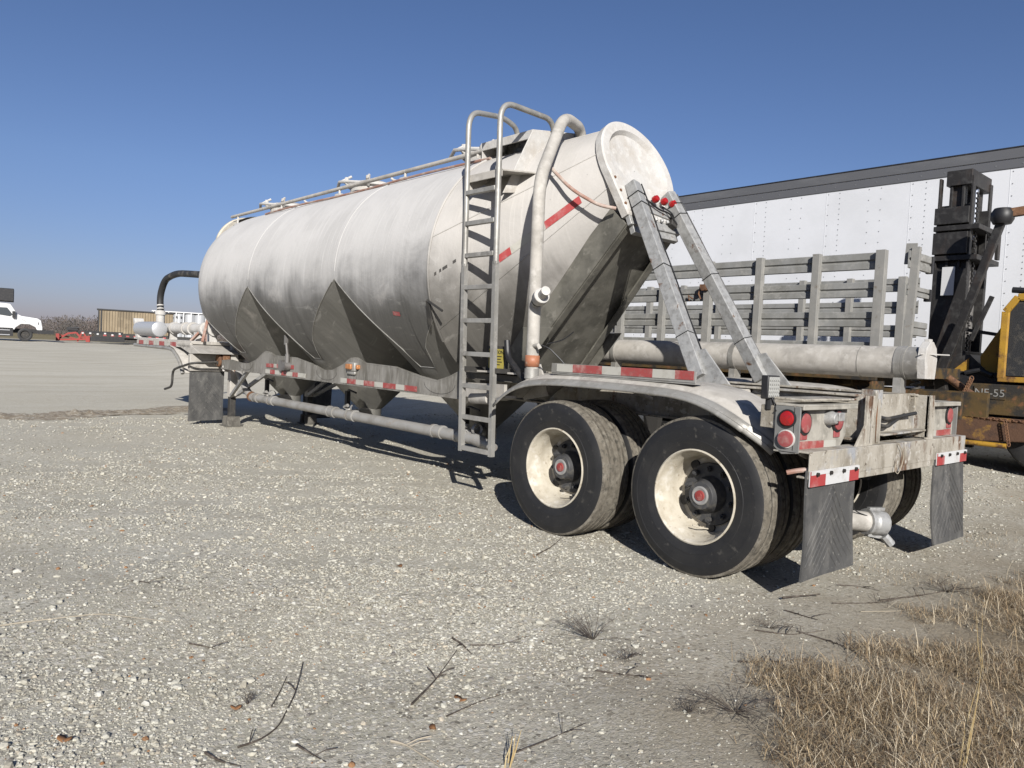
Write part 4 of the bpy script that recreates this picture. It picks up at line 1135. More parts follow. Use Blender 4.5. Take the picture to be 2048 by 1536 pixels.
def lampbox(s):
    y0, y1 = s*.60, s*1.245
    x0, x1 = -.695, -.555
    b = MB()
    # back sheet with its clipped inner corner, top visor, outer cheek
    b.prism([(y0, 1.135), (y1, 1.135), (y1, .885), (s*.68, .875), (y0, .96)], 'yz', x0+.02, x0+.03)
    b.bb(x0-.03, x1, min(y0-s*.03, y1), max(y0-s*.03, y1), 1.135, 1.148)
    b.bb(x0-.03, x0-.018, min(y0-s*.03, y1), max(y0-s*.03, y1), 1.118, 1.136)
    b.bb(x0+.0, x1, min(y0, y1), max(y0, y1), .872, .882)
    lb = b.build('lamp_box', 'lamp_box', tr, smooth=0, bevel=.003)
    ck = part('cheek', 'lamp_side', lb, lambda b: b.prism([(x0-.012, 1.134), (x1, 1.134), (x1, .90), (x1-.05, .86), (x0-.012, .875)], 'xz', min(y1, y1-s*.01), max(y1, y1-s*.01)), bevel=.003)
    def rlamp(y, z, r=.058):
        o = part('tail_lamp', 'black_paint', lb, lambda b: b.lathe([(0, r+.012), (-.012, r+.012), (-.014, r), (-.006, r-.004)], (x0+.02, y, z), 'x', 28))
        part('lens', 'red_dusty', o, lambda b: b.lathe([(-.006, r), (-.018, r*.93), (-.022, r*.6), (-.023, .001)], (x0+.02, y, z), 'x', 28))
    rlamp(s*.735, 1.045)
    rlamp(s*1.14, 1.04)
    def ref(y, w): return part('reflector', 'red_dusty', lb, lambda b: b.bb(x0+.012, x0+.0195, y-w/2, y+w/2, .945, .985), bevel=.002)
    ref(s*.735, .075); ref(s*1.15, .09)
    tape(lb, (x0+.017, s*1.20, .912), (x0+.017, s*.74, .905), (0, 0, 1), .05, (2.6, 1.3), True)
    if s == 1:
        def pl_(b):
            b.lathe([(0, .045), (-.03, .042), (-.06, .03), (-.062, .001)], (x0+.02, .86, 1.065), 'x', 18)
            b.bb(x0-.055, x0-.02, .79, .86, 1.05, 1.10)
        part('plate_lamp', 'galv', lb, pl_, bevel=.004)
        for z, big in ((1.065, False), (.950, True)):
            yq = y1+.001
            o = part('side_marker', 'black_paint' if not big else 'plate_white', lb, lambda b: b.lathe([(0, .052), (.010, .052), (.012, .044)], (x0+.062, yq, z), 'y', 28))
            part('lens', 'red_lens' if not big else 'red_dusty', o, lambda b: b.lathe([(.008, .044 if not big else .047), (.020, .038 if not big else .044), (.024, .02), (.025, .001)], (x0+.062, yq, z), 'y', 28))
        part('support', 'tail_paint', lb, lambda b: (b.bb(x1-.01, x1+.10, 1.05, 1.23, 1.0, 1.13), b.bb(-.69, -.50, .5, 1.2, 1.165, 1.178)), bevel=.004)
        part('hook', 'tail_paint', lb, lambda b: b.tube([(x0, 1.20, .875), (x0-.01, 1.15, .855), (x0-.01, 1.08, .86)], .015, 8))
    return lb
lampbox(1); lampbox(-1)
def led(b):
    b.bb(-.52, -.475, 1.15, 1.28, 1.165, 1.30); b.tube([(-.50, 1.215, 1.10), (-.50, 1.215, 1.17)], .025, 10)
ledo = part('work_lamp', 'black_paint', tr, led, bevel=.006)
def ledf(b):
    b.bb(-.5225, -.5205, 1.158, 1.272, 1.175, 1.292)
    for i in range(5):
        for j in range(5): b.disc((-.5225, 1.171+.022*i, 1.188+.022*j), (-1, 0, 0), .009, .005, 8)
part('led_panel', 'led_face', ledo, ledf)
part('wiring', 'black_paint', ledo, lambda b: b.tube(arc_pts([(-.50, 1.20, 1.25), (-.52, 1.24, 1.18), (-.55, 1.22, 1.12), (-.56, 1.25, 1.10)], .04), .004, 6))
part('spring', 'hose_tan', tr, lambda b: b.tube(arc_pts([(-.76, 1.20, .79), (-.72, 1.24, .785), (-.66, 1.27, .765)], .04), .014, 8))
part('wire_loop', 'twig_pale', tr, lambda b: b.tube(arc_pts([(-.79, .08, .89), (-.80, .0, .82), (-.79, .01, .73), (-.80, .09, .69), (-.79, .12, .72), (-.79, .10, .76)], .05), .003, 5))

# mud flaps
def flap(b, x0, y0, y1, z1, z0, bow, seed, th=.012):
    r_ = np.random.default_rng(seed); ny, nz = 10, 14; F = []; 
    for o in (0, th):
        for i in range(nz+1):
            t = i/nz
            for j in range(ny+1):
                u = j/ny
                x = x0-bow*t*t*(.6+.4*u)+.010*math.sin(5*t+4*u+seed)*t+o
                z = z1+(z0-z1)*t+.015*u*t*math.sin(seed)
                F.append((x, y0+(y1-y0)*u, z))
    n = (ny+1)*(nz+1); fs = []
    for i in range(nz):
        for j in range(ny):
            a = i*(ny+1)+j; fs += [(a, a+1, a+ny+2, a+ny+1), (n+a, n+a+ny+1, n+a+ny+2, n+a+1)]
    for i in range(nz):
        for j in (0, ny): a = i*(ny+1)+j; fs.append((a, a+ny+1, n+a+ny+1, n+a))
    for j in range(ny): a = nz*(ny+1)+j; fs.append((a, a+1, n+a+1, n+a))
    b.add(F, fs)
    # moulded chevron ribs
    for k in range(9):
        for sg in (1, -1):
            zc = z1-.10-(z1-z0)*k/10; ym = (y0+y1)/2
            pts = []
            for q in range(6):
                u = q/5*.46; yy = ym+sg*u*(y1-y0)*1.0; zz = zc-u*abs(y1-y0)*1.15
                if zz < z0+.02: break
                t = (z1-zz)/(z1-z0); uu = (yy-y0)/(y1-y0)
                pts.append((x0-bow*t*t*(.6+.4*uu)+.010*math.sin(5*t+4*uu+seed)*t-.001, yy, zz))
            if len(pts) > 2: b.tube(pts, .0035, 4)
for s, z0, bow, seed in ((1, .165, .012, 2), (-1, .13, .05, 5)):
    f = part('mud_flap', 'mud_rubber', tr, lambda b: flap(b, -.768, s*1.245 if s > 0 else s*.64, s*.64 if s > 0 else s*1.245, .79, z0, bow, seed), smooth=40)
    rs = tape(f, (-.785, s*1.242, .742) if s > 0 else (-.785, -.645, .742), (-.785, s*.645, .742) if s > 0 else (-.785, -1.242, .742), (0, 0, 1), .085, (1.9, 3.3, 1.4) if s > 0 else (1.3, 3.0, 1.4), True, False, .004, 'reflector_strip')
    part('backing', 'tape_white_new', f, lambda b: b.bb(-.783, -.777, min(s*.642, s*1.244), max(s*.642, s*1.244), .70, .787))
    part('top_edge', 'tape_white_new', rs, lambda b: b.bb(-.7905, -.7885, min(s*.645, s*1.242), max(s*.645, s*1.242), .765, .786))
    def bl(b):
        for k in range(4): b.disc((-.791, s*(.70+.16*k), .768), (-1, 0, 0), .012, .012, 6)
    part('bolt', 'bolt', rs, bl, split=True)

# discharge pipe stub at the rear with its capped cam lock, carrier strap
def stub(b):
    d = Vector((-.42, -.90, -.10)).normalized(); o = Vector((-.50, .50, .40))
    b.tube([o-d*.35, o+d*.36], .065, 18)
dst = part('discharge_pipe', 'cement_paint', tr, stub)
def cup(b):
    d = Vector((-.42, -.90, -.10)).normalized(); o = Vector((-.50, .50, .40))+d*.36
    b.tube([o, o+d*.02, o+d*.03, o+d*.05, o+d*.06, o+d*.14, o+d*.16], .08, 18, radii=[.085, .085, .076, .076, .084, .080, .058])
    for s in (1, -1): b.beam(o+Vector((0, 0, s*.085))+d*.02, o+Vector((0, 0, s*.095))+d*.14, .03, .02)
    b.tube([o+d*.12+Vector((-.03, 0, -.08)), o+d*.16+Vector((-.05, 0, -.13))], .03, 8)
part('coupling', 'galv', dst, cup, smooth=40)
part('strap', 'hose_tan', tr, lambda b: b.beam((-.55, .62, .66), (-.55, .60, .42), .10, .015, up=(1, 0, 0)))
part('wiring', 'black_paint', tr, lambda b: b.tube(arc_pts([(-.62, .56, .66), (-.68, .44, .55), (-.64, .34, .45), (-.68, .22, .41)], .08), .004, 5))

# hose carrier tube along the far side
YT = -1.10
tb = part('hose_tube', 'cement_paint', tr, lambda b: b.lathe([(3.9, .128), (-.35, .128)], (0, YT, 1.43), 'x', 40))
def tb2(b):
    b.lathe([(-.02, .1285), (-.02, .1315), (-.022, .1315), (-.022, .1285)], (0, YT, 1.43), 'x', 40)
    b.lathe([(-.34, .131), (-.36, .133), (-.36, .134), (-.38, .134), (-.38, .128), (-.48, .126), (-.49, .10)], (0, YT, 1.43), 'x', 40)
part('end_collar', 'alu', tb, tb2, split=True)
def cap(b):
    b.prism([(YT+.10, 1.55), (YT+.03, 1.60), (YT-.03, 1.60), (YT-.10, 1.55), (YT-.125, 1.46), (YT-.10, 1.31), (YT+.10, 1.31), (YT+.125, 1.46)], 'yz', -.54, -.48)
    b.tube([(-.51, YT+.15, 1.50), (-.60, YT-.20, 1.505)], .006, 6); b.bb(-.53, -.49, YT-.03, YT+.03, 1.58, 1.62)
part('end_cap', 'plate_white', tb, cap, smooth=0, bevel=.01)
def tbs(b):
    for x in (-.33, 1.15, 2.6):
        b.lathe([(x-.025, .130), (x-.025, .134), (x+.025, .134), (x+.025, .130)], (0, YT, 1.43), 'x', 40)
        b.bb(x-.03, x+.03, YT-.02, YT+.09, 1.19, 1.31)
part('tube_saddle', 'alu', tb, tbs, split=True)
part('air_hose', 'dark_steel', tr, lambda b: b.tube([(-.42+.03*math.cos(a), -1.15+.03*math.sin(a), 1.22+.006*a) for a in np.linspace(0, 22, 80)], .008, 6))

# product line under the hoppers
PY, PZ = .58, .505
pp = MB()
pp.tube([(8.30, PY, PZ), (2.95, PY, PZ-.005)], .058, 20)
ppl = pp.build('product_pipe', 'pipe_grey', tr)
def cpl(b):
    for x in (8.12, 7.58, 5.80, 5.32, 3.55, 3.15):
        for dx in (-.07, .0, .07): b.tube([(x+dx-.02, PY, PZ), (x+dx+.02, PY, PZ)], .071 if dx else .064, 20)
        b.tube([(x-.06, PY, PZ), (x+.06, PY, PZ)], .066, 20)
part('coupling', 'pipe_grey', ppl, cpl, split=True)
part('nozzle', 'pipe_grey', ppl, lambda b: b.tube([(2.95, PY, PZ-.005), (2.82, PY+.01, PZ-.02), (2.62, PY+.02, PZ-.05)], .06, 20, radii=[.06, .062, .035]))
for x in XK:
    xt = x-.55
    def tee(b, x=x):
        b.tube([(x, 0, .50), (x-.15, .15, PZ-.005), (xt, PY, PZ)], .06, 14); b.lathe([(-.02, .12), (.02, .12)], (x, 0, .50), 'z', 18)
        b.tube([(xt+.05, PY-.02, PZ+.05), (xt+.10, PY+.05, PZ+.10), (xt+.02, PY+.05, PZ+.12)], .022, 8); b.lathe([(-.02, .055), (.02, .055)], (xt-.06, PY, PZ+.09), 'x', 16)
    tv = part('outlet_tee', 'pipe_grey', ppl, tee)
    part('valve_handle', 'black_paint', tv, lambda b: (b.box((xt+.12, PY, PZ+.20), (.05, .05, .18)), b.tube(arc_pts([(xt+.12, PY, PZ+.28), (xt+.05, PY+.03, PZ+.31), (xt-.10, PY+.01, PZ+.28)], .04), .012, 6)))
fp = MB()
fp.tube(arc_pts([(9.15, .55, 1.33), (9.02, .60, 1.15), (8.80, .62, .92), (8.42, .60, .57), (8.28, PY, PZ)], .12), .055, 16)
fpl = fp.build('riser_pipe', 'pipe_grey', tr)
part('clamp_ring', 'rusty', fpl, lambda b: b.tube([(8.32, PY, PZ+.01), (8.28, PY, PZ)], .074, 18))
part('decal', 'orange_decal', fpl, lambda b: b.tube([(8.81, .62, .93), (8.75, .617, .865)], .0575, 16))

# landing gear
for s in (1, -1):
    lg_ = MB()
    y = s*.65
    lg_.bb(8.82, 8.94, y-.06, y+.06, .46, 1.15)
    leg = lg_.build('landing_leg', 'cement_paint', tr, smooth=0, bevel=.006)
    part('inner_leg', 'dark_steel', leg, lambda b: b.bb(8.84, 8.93, y-.045, y+.045, .06, .47), bevel=.004)
    def ft(b):
        b.bb(8.74, 9.02, y-.13, y+.13, .0, .02)
        b.prism([(8.76, .02), (8.83, .02), (8.83, .14), (8.80, .16)], 'xz', y-.10, y+.10); b.prism([(9.0, .02), (8.94, .02), (8.94, .14), (8.97, .16)], 'xz', y-.10, y+.10)
    part('foot', 'grime_shade', leg, ft)
    part('diagonal_brace', 'galv', leg, lambda b: b.beam((8.80, y+s*.05, .48), (7.72, s*.88, .93), .04, .05)); part('diagonal_brace', 'galv', leg, lambda b: b.beam((8.80, y-s*.05, .50), (7.75, s*.55, .93), .04, .05))
part('cross_shaft', 'dark_steel', tr, lambda b: (b.tube([(8.88, -.65, .98), (8.88, .9, .98)], .03, 10), b.bb(8.80, 8.96, -.60, .60, 1.05, 1.15)))
gb = part('gearbox', 'rusty', tr, lambda b: (b.bb(8.80, 8.98, .72, .84, .92, 1.12), b.disc((8.90, .84, 1.02), (0, 1, 0), .10, .05, 20)), bevel=.02)
part('crank_handle', 'dark_steel', gb, lambda b: b.tube(arc_pts([(8.90, .86, 1.0), (8.95, 1.26, .965), (9.50, 1.28, .87), (9.72, 1.28, .82), (9.74, 1.28, .56), (10.05, 1.29, .50)], .10), .018, 10))
part('hinge', 'plate_white', gb, lambda b: (b.tube([(8.70, .80, .92), (8.55, .92, .94)], .02, 8), b.tube([(8.70, .80, .87), (8.55, .92, .89)], .02, 8)))

# front deck over the kingpin, quarter fenders, blower pipework
def deck(b):
    b.bb(9.2, 12.0, -1.15, 1.18, 1.25, 1.30); b.bb(9.2, 12.0, 1.16, 1.20, 1.19, 1.27); b.bb(9.2, 12.0, -1.20, -1.16, 1.19, 1.27)
    b.bb(8.4, 10.2, -.5, .5, 1.0, 1.24)
dk = part('front_deck', 'cement_paint', tr, deck, bevel=.006)
tape(dk, (11.85, 1.203, 1.228), (9.85, 1.203, 1.232), (0, 0, 1), .07, (1, 1.1, 1, 1.1, 1, 1.1, 1), True)
part('deck_pipe', 'alu', dk, lambda b: b.tube(arc_pts([(12.25, 1.16, 1.17), (10.2, 1.2, 1.16), (9.95, 1.2, 1.13), (9.62, 1.2, .95), (9.5, 1.2, .78)], .15), .03, 10))
def qf(b):
    P = arc_pts([(10.15, 0, 1.20), (9.95, 0, 1.19), (9.55, 0, 1.02), (9.32, 0, .80)], .3, 5)
    for y0, y1 in ((.66, 1.22), (-1.22, -.66)):
        vs = [];
        for p in P: vs += [(p.x, y0, p.z), (p.x, y1, p.z)]
        b.add(vs, [(2*i, 2*i+1, 2*i+3, 2*i+2) for i in range(len(P)-1)])
part('quarter_fender', 'cement_paint', tr, qf, solid=.02, smooth=50, split=True)
def apron(b):
    b.bb(9.12, 9.22, .64, 1.22, .84, 1.10); b.prism([(9.9, 1.24), (9.2, 1.24), (8.75, 1.12), (9.2, 1.10)], 'xz', .55, 1.2)
    b.bb(9.10, 9.12, .66, 1.20, .955, .97)
part('apron', 'cement_paint', tr, apron, bevel=.008)
part('apron_gap_shade', 'black_paint', tr, lambda b: b.bb(9.095, 9.11, .60, 1.19, 1.10, 1.118))  # solid black bar standing in for the shade of a gap
for s in (1, -1):
    part('mud_flap', 'mud_rubber', tr, lambda b: flap(b, 9.15, s*1.21 if s > 0 else -.68, .68 if s > 0 else -1.21, .86, .06, -.03, 7+s), smooth=40)
def fpipe(b):
    b.tube([(11.95, .82, 1.50), (11.0, .82, 1.50), (9.25, .78, 1.50)], .085, 16)
    for x in (11.2, 10.6, 10.3, 9.7, 9.35): b.tube([(x-.05, .8, 1.5), (x+.05, .8, 1.5)], .11, 16)
    for x in (11.3, 10.0, 9.4): b.bb(x-.06, x+.06, .74, .86, 1.28, 1.44)
    b.tube([(11.95, .82, 1.50), (11.95, .82, 1.82)], .075, 16); b.tube([(11.95, .82, 1.74), (11.95, .82, 1.80)], .095, 16)
part('blower_pipe', 'plate_white', tr, fpipe)
hs = part('blower_hose', 'hose_black', tr, lambda b: b.tube(arc_pts([(11.95, .82, 1.78), (12.02, .82, 2.08), (11.80, .81, 2.38), (11.2, .80, 2.47), (10.4, .76, 2.42), (9.5, .62, 2.36)], .32, 8), .058, 16))
part('hose_band', 'plate_white', hs, lambda b: (b.tube([(11.96, .82, 1.84), (11.965, .82, 1.86)], .064, 16), b.tube([(11.975, .82, 1.90), (11.98, .82, 1.92)], .064, 16)))
part('strut', 'hose_tan', tr, lambda b: (b.beam((9.9, .95, 1.30), (9.3, .55, 1.95), .06, .03), b.beam((9.62, .8, 1.30), (9.62, .78, 2.0), .05, .04), b.beam((9.1, 1.05, 1.30), (9.62, .75, 1.9), .04, .03), b.beam((9.75, .70, 1.9), (9.75, .68, 2.62), .06, .04)))
def mfl(b):
    b.lathe([(0, .001), (0, .10), (.02, .13), (1.15, .13), (1.17, .10), (1.17, .001)], (11.15, 1.06, 1.47), 'x', 24)
mf = part('air_tank', 'silver', tr, mfl)
part('tank_saddle', 'plate_white', mf, lambda b: (b.prism([(12.50, 1.66), (12.42, 1.66), (12.15, 1.30), (12.30, 1.30)], 'xz', .98, 1.14), b.bb(11.1, 12.4, 1.0, 1.14, 1.28, 1.31)))
# caution sign on the frame behind the ladder
sg = part('warning_sign', 'yellow_sign', tr, lambda b: b.bb(2.20, 2.40, .905, .909, 1.215, 1.385))
part('sign_frame', 'dark_steel', sg, lambda b: b.bb(2.17, 2.43, .88, .904, 1.19, 1.41))
for z, s_, tx in ((1.355, .043, 'CAUTION'),): text(tx, 'sign_lettering', s_, (2.30, .9105, z), (PI/2, 0, PI), 'ink', sg)
def lines(b):
    for k, w in enumerate((.15, .13, .16, .11)): b.bb(2.30-w/2, 2.30+w/2, .9092, .9102, 1.315-.024*k, 1.323-.024*k)
part('sign_lettering', 'ink', sg, lines)
# ------------------------------------------------------------------ white box trailer behind
VY, VZ0, VZ1, VX0, VX1 = -7.0, .85, 4.53, -5.2, 11.0
vn = thing('box_trailer', 'long white riveted box trailer with a grey top rail, parked behind the stake rack truck', 'trailer', (3.0, -8.3, .42))
def vw(b):
    b.bb(VX0, VX1, VY-2.58, VY, VZ0, VZ1)
    # vertical rivet rows in pairs along each post
    k = 0; x = VX0+.35
    while x < VX1-.2:
        for dx in (0, .19):
            step = .085 if (k % 2 == 0 and dx == 0) else .17
            z = VZ0+.15
            while z < VZ1-.30:
                vs = []
                for q in range(6):
                    a = q*PI/3; vs.append((x+dx+.0085*math.cos(a), VY+.004, z+.0085*math.sin(a)))
                b.add(vs, [(0, 1, 2, 3, 4, 5)], 1)
                z += step
        x += .66; k += 1
    # sheet laps
    x = VX0+.35
    while x < VX1: b.bb(x+.22, x+.225, VY, VY+.0025, VZ0+.1, VZ1-.26, 0); x += 1.32
part('wall', ['van_white', 'rivet'], vn, vw, smooth=0)
def vr(b):
    b.bb(VX0-.01, VX1+.01, VY-2.59, VY+.02, VZ1-.125, VZ1+.02); b.bb(VX0-.01, VX1+.01, VY-.2, VY+.014, VZ1-.26, VZ1-.135)
    b.bb(VX0-.01, VX1+.01, VY-.2, VY+.03, VZ0-.20, VZ0+.10)
part('top_rail', 'van_rail', vn, vr, smooth=0, bevel=.008)
def vrr(b):
    x = VX0+.1
    while x < VX1: b.disc((x, VY+.014, VZ1-.20), (0, 1, 0), .010, .004, 6); x += .33
part('rail_rivets', 'rivet', vn, vrr)
part('roof_edge', 'black_paint', vn, lambda b: b.bb(VX0-.01, VX1+.01, VY-.3, VY+.024, VZ1+.021, VZ1+.04))
for x in (-3.6, -2.3):
    for s in (0, 1):
        wv_ = MB(); wv_.lathe([(-.14, .30), (-.15, .40), (-.14, .49), (-.11, .51), (.11, .51), (.14, .49), (.15, .40), (.14, .30), (.02, .26), (.02, .08)], (x, VY-.2-2.1*s, .42+.51), 'y', 32)
        wv_.build('wheel', 'tyre', vn)
for y_ in (VY-.5, VY-2.2): part('landing_leg', 'dark_steel', vn, lambda b: b.bb(8.0, 8.15, y_, y_+.15, .42, 1.5))

# ------------------------------------------------------------------ aluminium stake rack flatbed truck
SY0, SY1, SX0, SX1 = -2.25, -4.45, .32, 7.2
st = thing('stake_truck', 'flatbed truck with grey ribbed aluminium stake racks, beside the tank trailer', 'truck', (3.0, -3.3, .2))
def bed(b):
    b.bb(SX0, SX1, SY1-.05, SY0+.05, 1.30, 1.42); b.bb(SX0, SX1, SY0+.02, SY0+.07, 1.26, 1.44)
    for x in np.arange(SX0+.3, SX1, .6): b.bb(x-.04, x+.04, SY1, SY0, 1.20, 1.30)
part('bed', 'fork_dark', st, bed, smooth=0)
def under(b):
    for s in (-2.95, -3.75): b.bb(-.2, SX1+1.5, s-.04, s+.04, .92, 1.18)
    b.bb(.4, 1.0, -2.6, -2.3, 1.1, 1.26); b.bb(1.5, 2.3, -2.5, -2.3, 1.06, 1.22); b.bb(1.5, 1.62, -2.45, -2.3, .92, 1.10)
part('chassis', 'fork_dark', st, under, smooth=0)
for x in (2.2, 6.6):
    for y in (-2.45, -4.25):
        w_ = MB(); zz = float(gz(x, y))
        w_.lathe([(-.14, .26), (-.15, .38), (-.14, .46), (-.11, .48), (.11, .48), (.14, .46), (.15, .38), (.14, .26), (.02, .24), (.02, .06)], (x, y, zz+.48), 'y', 32)
        w_.build('wheel', 'tyre', st)
def plank(b, p0, p1, nrm, z0, z1):
    """ribbed plank: two raised bands and the groove between them"""
    p0, p1, n = Vector(p0), Vector(p1), Vector(nrm)
    h = z1-z0
    prof = [(0, 0), (.0, .012), (.04, .02), (.40, .02), (.44, .012), (.47, .004), (.53, .004), (.56, .012), (.60, .02), (.96, .02), (1.0, .012), (1.0, 0)]
    vs = []
    for p in (p0, p1):
        for f, o in prof: vs.append(p+n*o+Vector((0, 0, z0+f*h)))
    m_ = len(prof)
    b.add(vs, [(i, (i+1) % m_, (i+1) % m_+m_, i+m_) for i in range(m_)]+[tuple(range(m_-1, -1, -1)), tuple(range(m_, 2*m_))])
ZP = ((2.335, 2.50), (2.065, 2.215), (1.775, 1.925), (1.47, 1.63))
px = [.36+.64*i for i in range(11)]
for yy, sgn in ((SY0, 1), (SY1, -1)):
    for i, x in enumerate(px if sgn > 0 else px[1:]):
        w = .075 if i % 3 else .09
        def po_(b, x=x, w=w):
            b.bb(x-w/2, x+w/2, yy+.0, yy+.045, 1.42, 2.515); b.bb(x-w/2, x-w/2+.008, yy-.03, yy+.0, 1.42, 2.515); b.bb(x+w/2-.008, x+w/2, yy-.03, yy, 1.42, 2.515)
        part('stake_post', 'stake_post', st, po_, smooth=0, bevel=.003)
    for za, zb in ZP:
        part('side_plank', 'stake_alu', st, lambda b: plank(b, (px[0] if sgn > 0 else .82, yy-.03, 0), (px[-1], yy-.03, 0), (0, 1, 0), za, zb), smooth=0)
def latch(b):
    x = px[3]+.02
    b.bb(x-.05, x+.06, SY0+.045, SY0+.075, 2.18, 2.25); b.disc((x, SY0+.05, 2.21), (0, 1, 0), .035, .05, 10); b.tube([(x+.05, SY0+.07, 2.22), (x+.07, SY0+.07, 2.14), (x+.04, SY0+.07, 2.08)], .01, 6)
    b.tube([(x+.18, SY0+.02, 2.09), (x+.24, SY0+.03, 2.13), (x+.22, SY0+.03, 2.07)], .01, 6)
part('rack_latch', 'rusty', st, latch)
# last rack section swung half open at the rear
def gate(b):
    b.beam((.17, -2.47, 1.42), (.14, -2.49, 2.56), .05, .07, up=(1, 0, 0)); b.beam((.20, -2.50, 2.40), (.19, -2.50, 2.60), .02, .10, up=(1, 0, 0))
go = part('end_gate', 'stake_post', st, gate, smooth=0)
for za, zb in ((2.36, 2.53), (2.10, 2.20), (1.72, 1.86), (1.45, 1.60)):
    part('end_plank', 'stake_alu', go, lambda b: plank(b, (.20, -2.45, 0), (.20, -3.0, 0), (-1, 0, 0), za, zb), smooth=0)
part('plank_end', 'black_paint', go, lambda b: (b.bb(.17, .23, -3.04, -2.99, 2.36, 2.53), b.bb(.17, .23, -3.04, -2.99, 2.08, 2.20)))

# ------------------------------------------------------------------ old yellow rough-terrain forklift on the right
FY = -4.75
fk = thing('forklift', 'rusty yellow rough terrain forklift with a tall black mast', 'forklift', (-.8, -5.6, .33))
def mst(b):
    for y, q in ((FY, 1), (FY-.70, -1)):               # open channels, their lips turned outwards
        b.bb(.40, .78, y-q*.075-.006, y-q*.075+.006, .45, 3.40)
        for x0, x1 in ((.40, .425), (.755, .78)): b.bb(x0, x1, min(y, y-q*.08), max(y, y-q*.08), .45, 3.72)
        b.bb(.50, .53, min(y-q*.02, y-q*.07), max(y-q*.02, y-q*.07), .5, 3.66); b.bb(.63, .66, min(y-q*.02, y-q*.07), max(y-q*.02, y-q*.07), .5, 3.66)
    b.bb(.40, .78, FY-.012, FY+.004, .45, 2.62)
mo = part('mast', 'mast_black', fk, mst, smooth=0, bevel=.004)
def inner(b):
    for y in (FY-.10, FY-.60): b.bb(.50, .68, y-.03, y+.03, .5, 3.78)
    b.bb(.42, .70, FY-.70, FY, 3.62, 3.80)
part('inner_mast', 'mast_black', fk, inner, smooth=0, bevel=.006)
def cross(b):
    for z0, z1 in ((3.08, 3.14), (2.72, 2.78)): b.bb(.30, .80, FY-.78, FY+.03, z0, z1)
    b.bb(.42, .80, FY-.01, FY+.028, 2.80, 3.06); b.bb(.42, .80, FY-.01, FY+.028, 3.16, 3.36); b.bb(.30, .34, FY-.80, FY-.72, 2.8, 3.35)
    b.bb(.36, .75, FY-.72, FY, 1.55, 1.64); b.bb(.36, .75, FY-.72, FY, .55, .75)
    for y in (FY-.35, FY-.50): b.bb(.33, .345, y-.01, y+.01, 2.78, 3.08)
part('crossbar', 'mast_black', fk, cross, smooth=0, bevel=.006, split=True)
part('lift_cylinder', 'cyl_grey', fk, split=True, fn=lambda b: (b.tube([(.52, FY-.30, .7), (.52, FY-.30, 2.72)], .062, 16), b.tube([(.50, FY-.48, .7), (.50, FY-.48, 2.65)], .045, 16)))
part('ram', 'chrome', fk, lambda b: b.tube([(.48, FY-.34, 3.0), (.48, FY-.34, 3.66)], .036, 14))
part('lift_chain', 'mast_black', fk, lambda b: [b.bb(.40+.01*(i % 2), .42+.01*(i % 2), FY-.24, FY-.20, .8+.03*i, .825+.03*i) for i in range(92)])
part('data_label', 'tape_white_new', mo, lambda b: b.bb(.52, .66, FY+.051, FY+.054, 2.30, 2.64))
def guard(b):
    b.beam((-.02, FY+.35, 3.10), (.52, FY+.30, 1.30), .085, .07, up=(0, 1, 0)); b.beam((.02, FY+.36, 2.25), (.20, FY+.36, 1.75), .05, .03, up=(0, 1, 0))
    b.beam((.52, FY+.3, 1.34), (.46, FY+.25, .95), .12, .08, up=(0, 1, 0))
gd = part('boom_arm', 'mast_black', fk, guard, smooth=0, bevel=.006)
part('pivot', 'black_paint', gd, lambda b: b.lathe([(-.09, .02), (-.08, .09), (-.03, .115), (.04, .115), (.09, .085), (.10, .02)], (-.02, FY+.35, 3.13), 'z', 20))
part('roll_bar', 'rusty', fk, lambda b: (b.beam((-.05, FY+.35, 3.16), (-1.8, FY+.15, 3.34), .09, .09), b.bb(-2.0, -1.7, FY, FY+.3, 2.0, 3.4)))
part('tie_rod', 'mast_black', fk, lambda b: b.beam((.42, FY-.05, 1.90), (-.20, FY-.1, 1.80), .05, .04))
def body(b):
    b.prism([(.16, 1.25), (.20, 1.58), (-.02, 1.98), (-.16, 2.24), (-2.6, 2.35), (-2.6, .95), (.0, .95)], 'xz', FY-1.0, FY+.02)
bd = part('hood', 'fork_yellow', fk, body, smooth=0, bevel=.02)
def grl(b):
    b.prism([(-.14, 1.37), (-.14, 2.06), (-.24, 2.20), (-1.3, 2.24), (-1.3, 1.37)], 'xz', FY+.02, FY+.30)
gr = part('radiator_guard', 'grille', fk, grl, smooth=0)
def grf(b):
    z = FY+.305
    P = [(-.11, 1.34), (-.11, 2.08), (-.22, 2.24), (-1.35, 2.28)]
    for (xa, za), (xb, zb) in zip(P[:-1], P[1:]): b.beam((xa, z, za), (xb, z, zb), .07, .055, up=(0, 1, 0))
    b.bb(-1.35, -.08, FY+.0, FY+.33, 1.30, 1.36); b.bb(-.15, -.08, FY+.02, FY+.31, 1.33, 2.08)
part('guard_frame', 'fork_yellow', gr, grf, smooth=0, bevel=.006)
part('exhaust', 'black_paint', fk, lambda b: b.tube(arc_pts([(-.25, FY-.1, 2.25), (-.25, FY-.1, 2.34), (-.05, FY-.1, 2.36)], .05), .035, 10))
def chs(b):
    b.bb(-3.2, .40, FY-1.0, FY+.05, .90, 1.16)
part('chassis', 'fork_dark', fk, chs, smooth=0, bevel=.01)
def axb(b):
    b.prism([(.35, .90), (.30, .66), (.05, .62), (-.45, .66), (-.50, .90)], 'xz', FY+.0, FY+.40)
part('axle_housing', 'fork_rust_shade', fk, axb, smooth=0, bevel=.015)
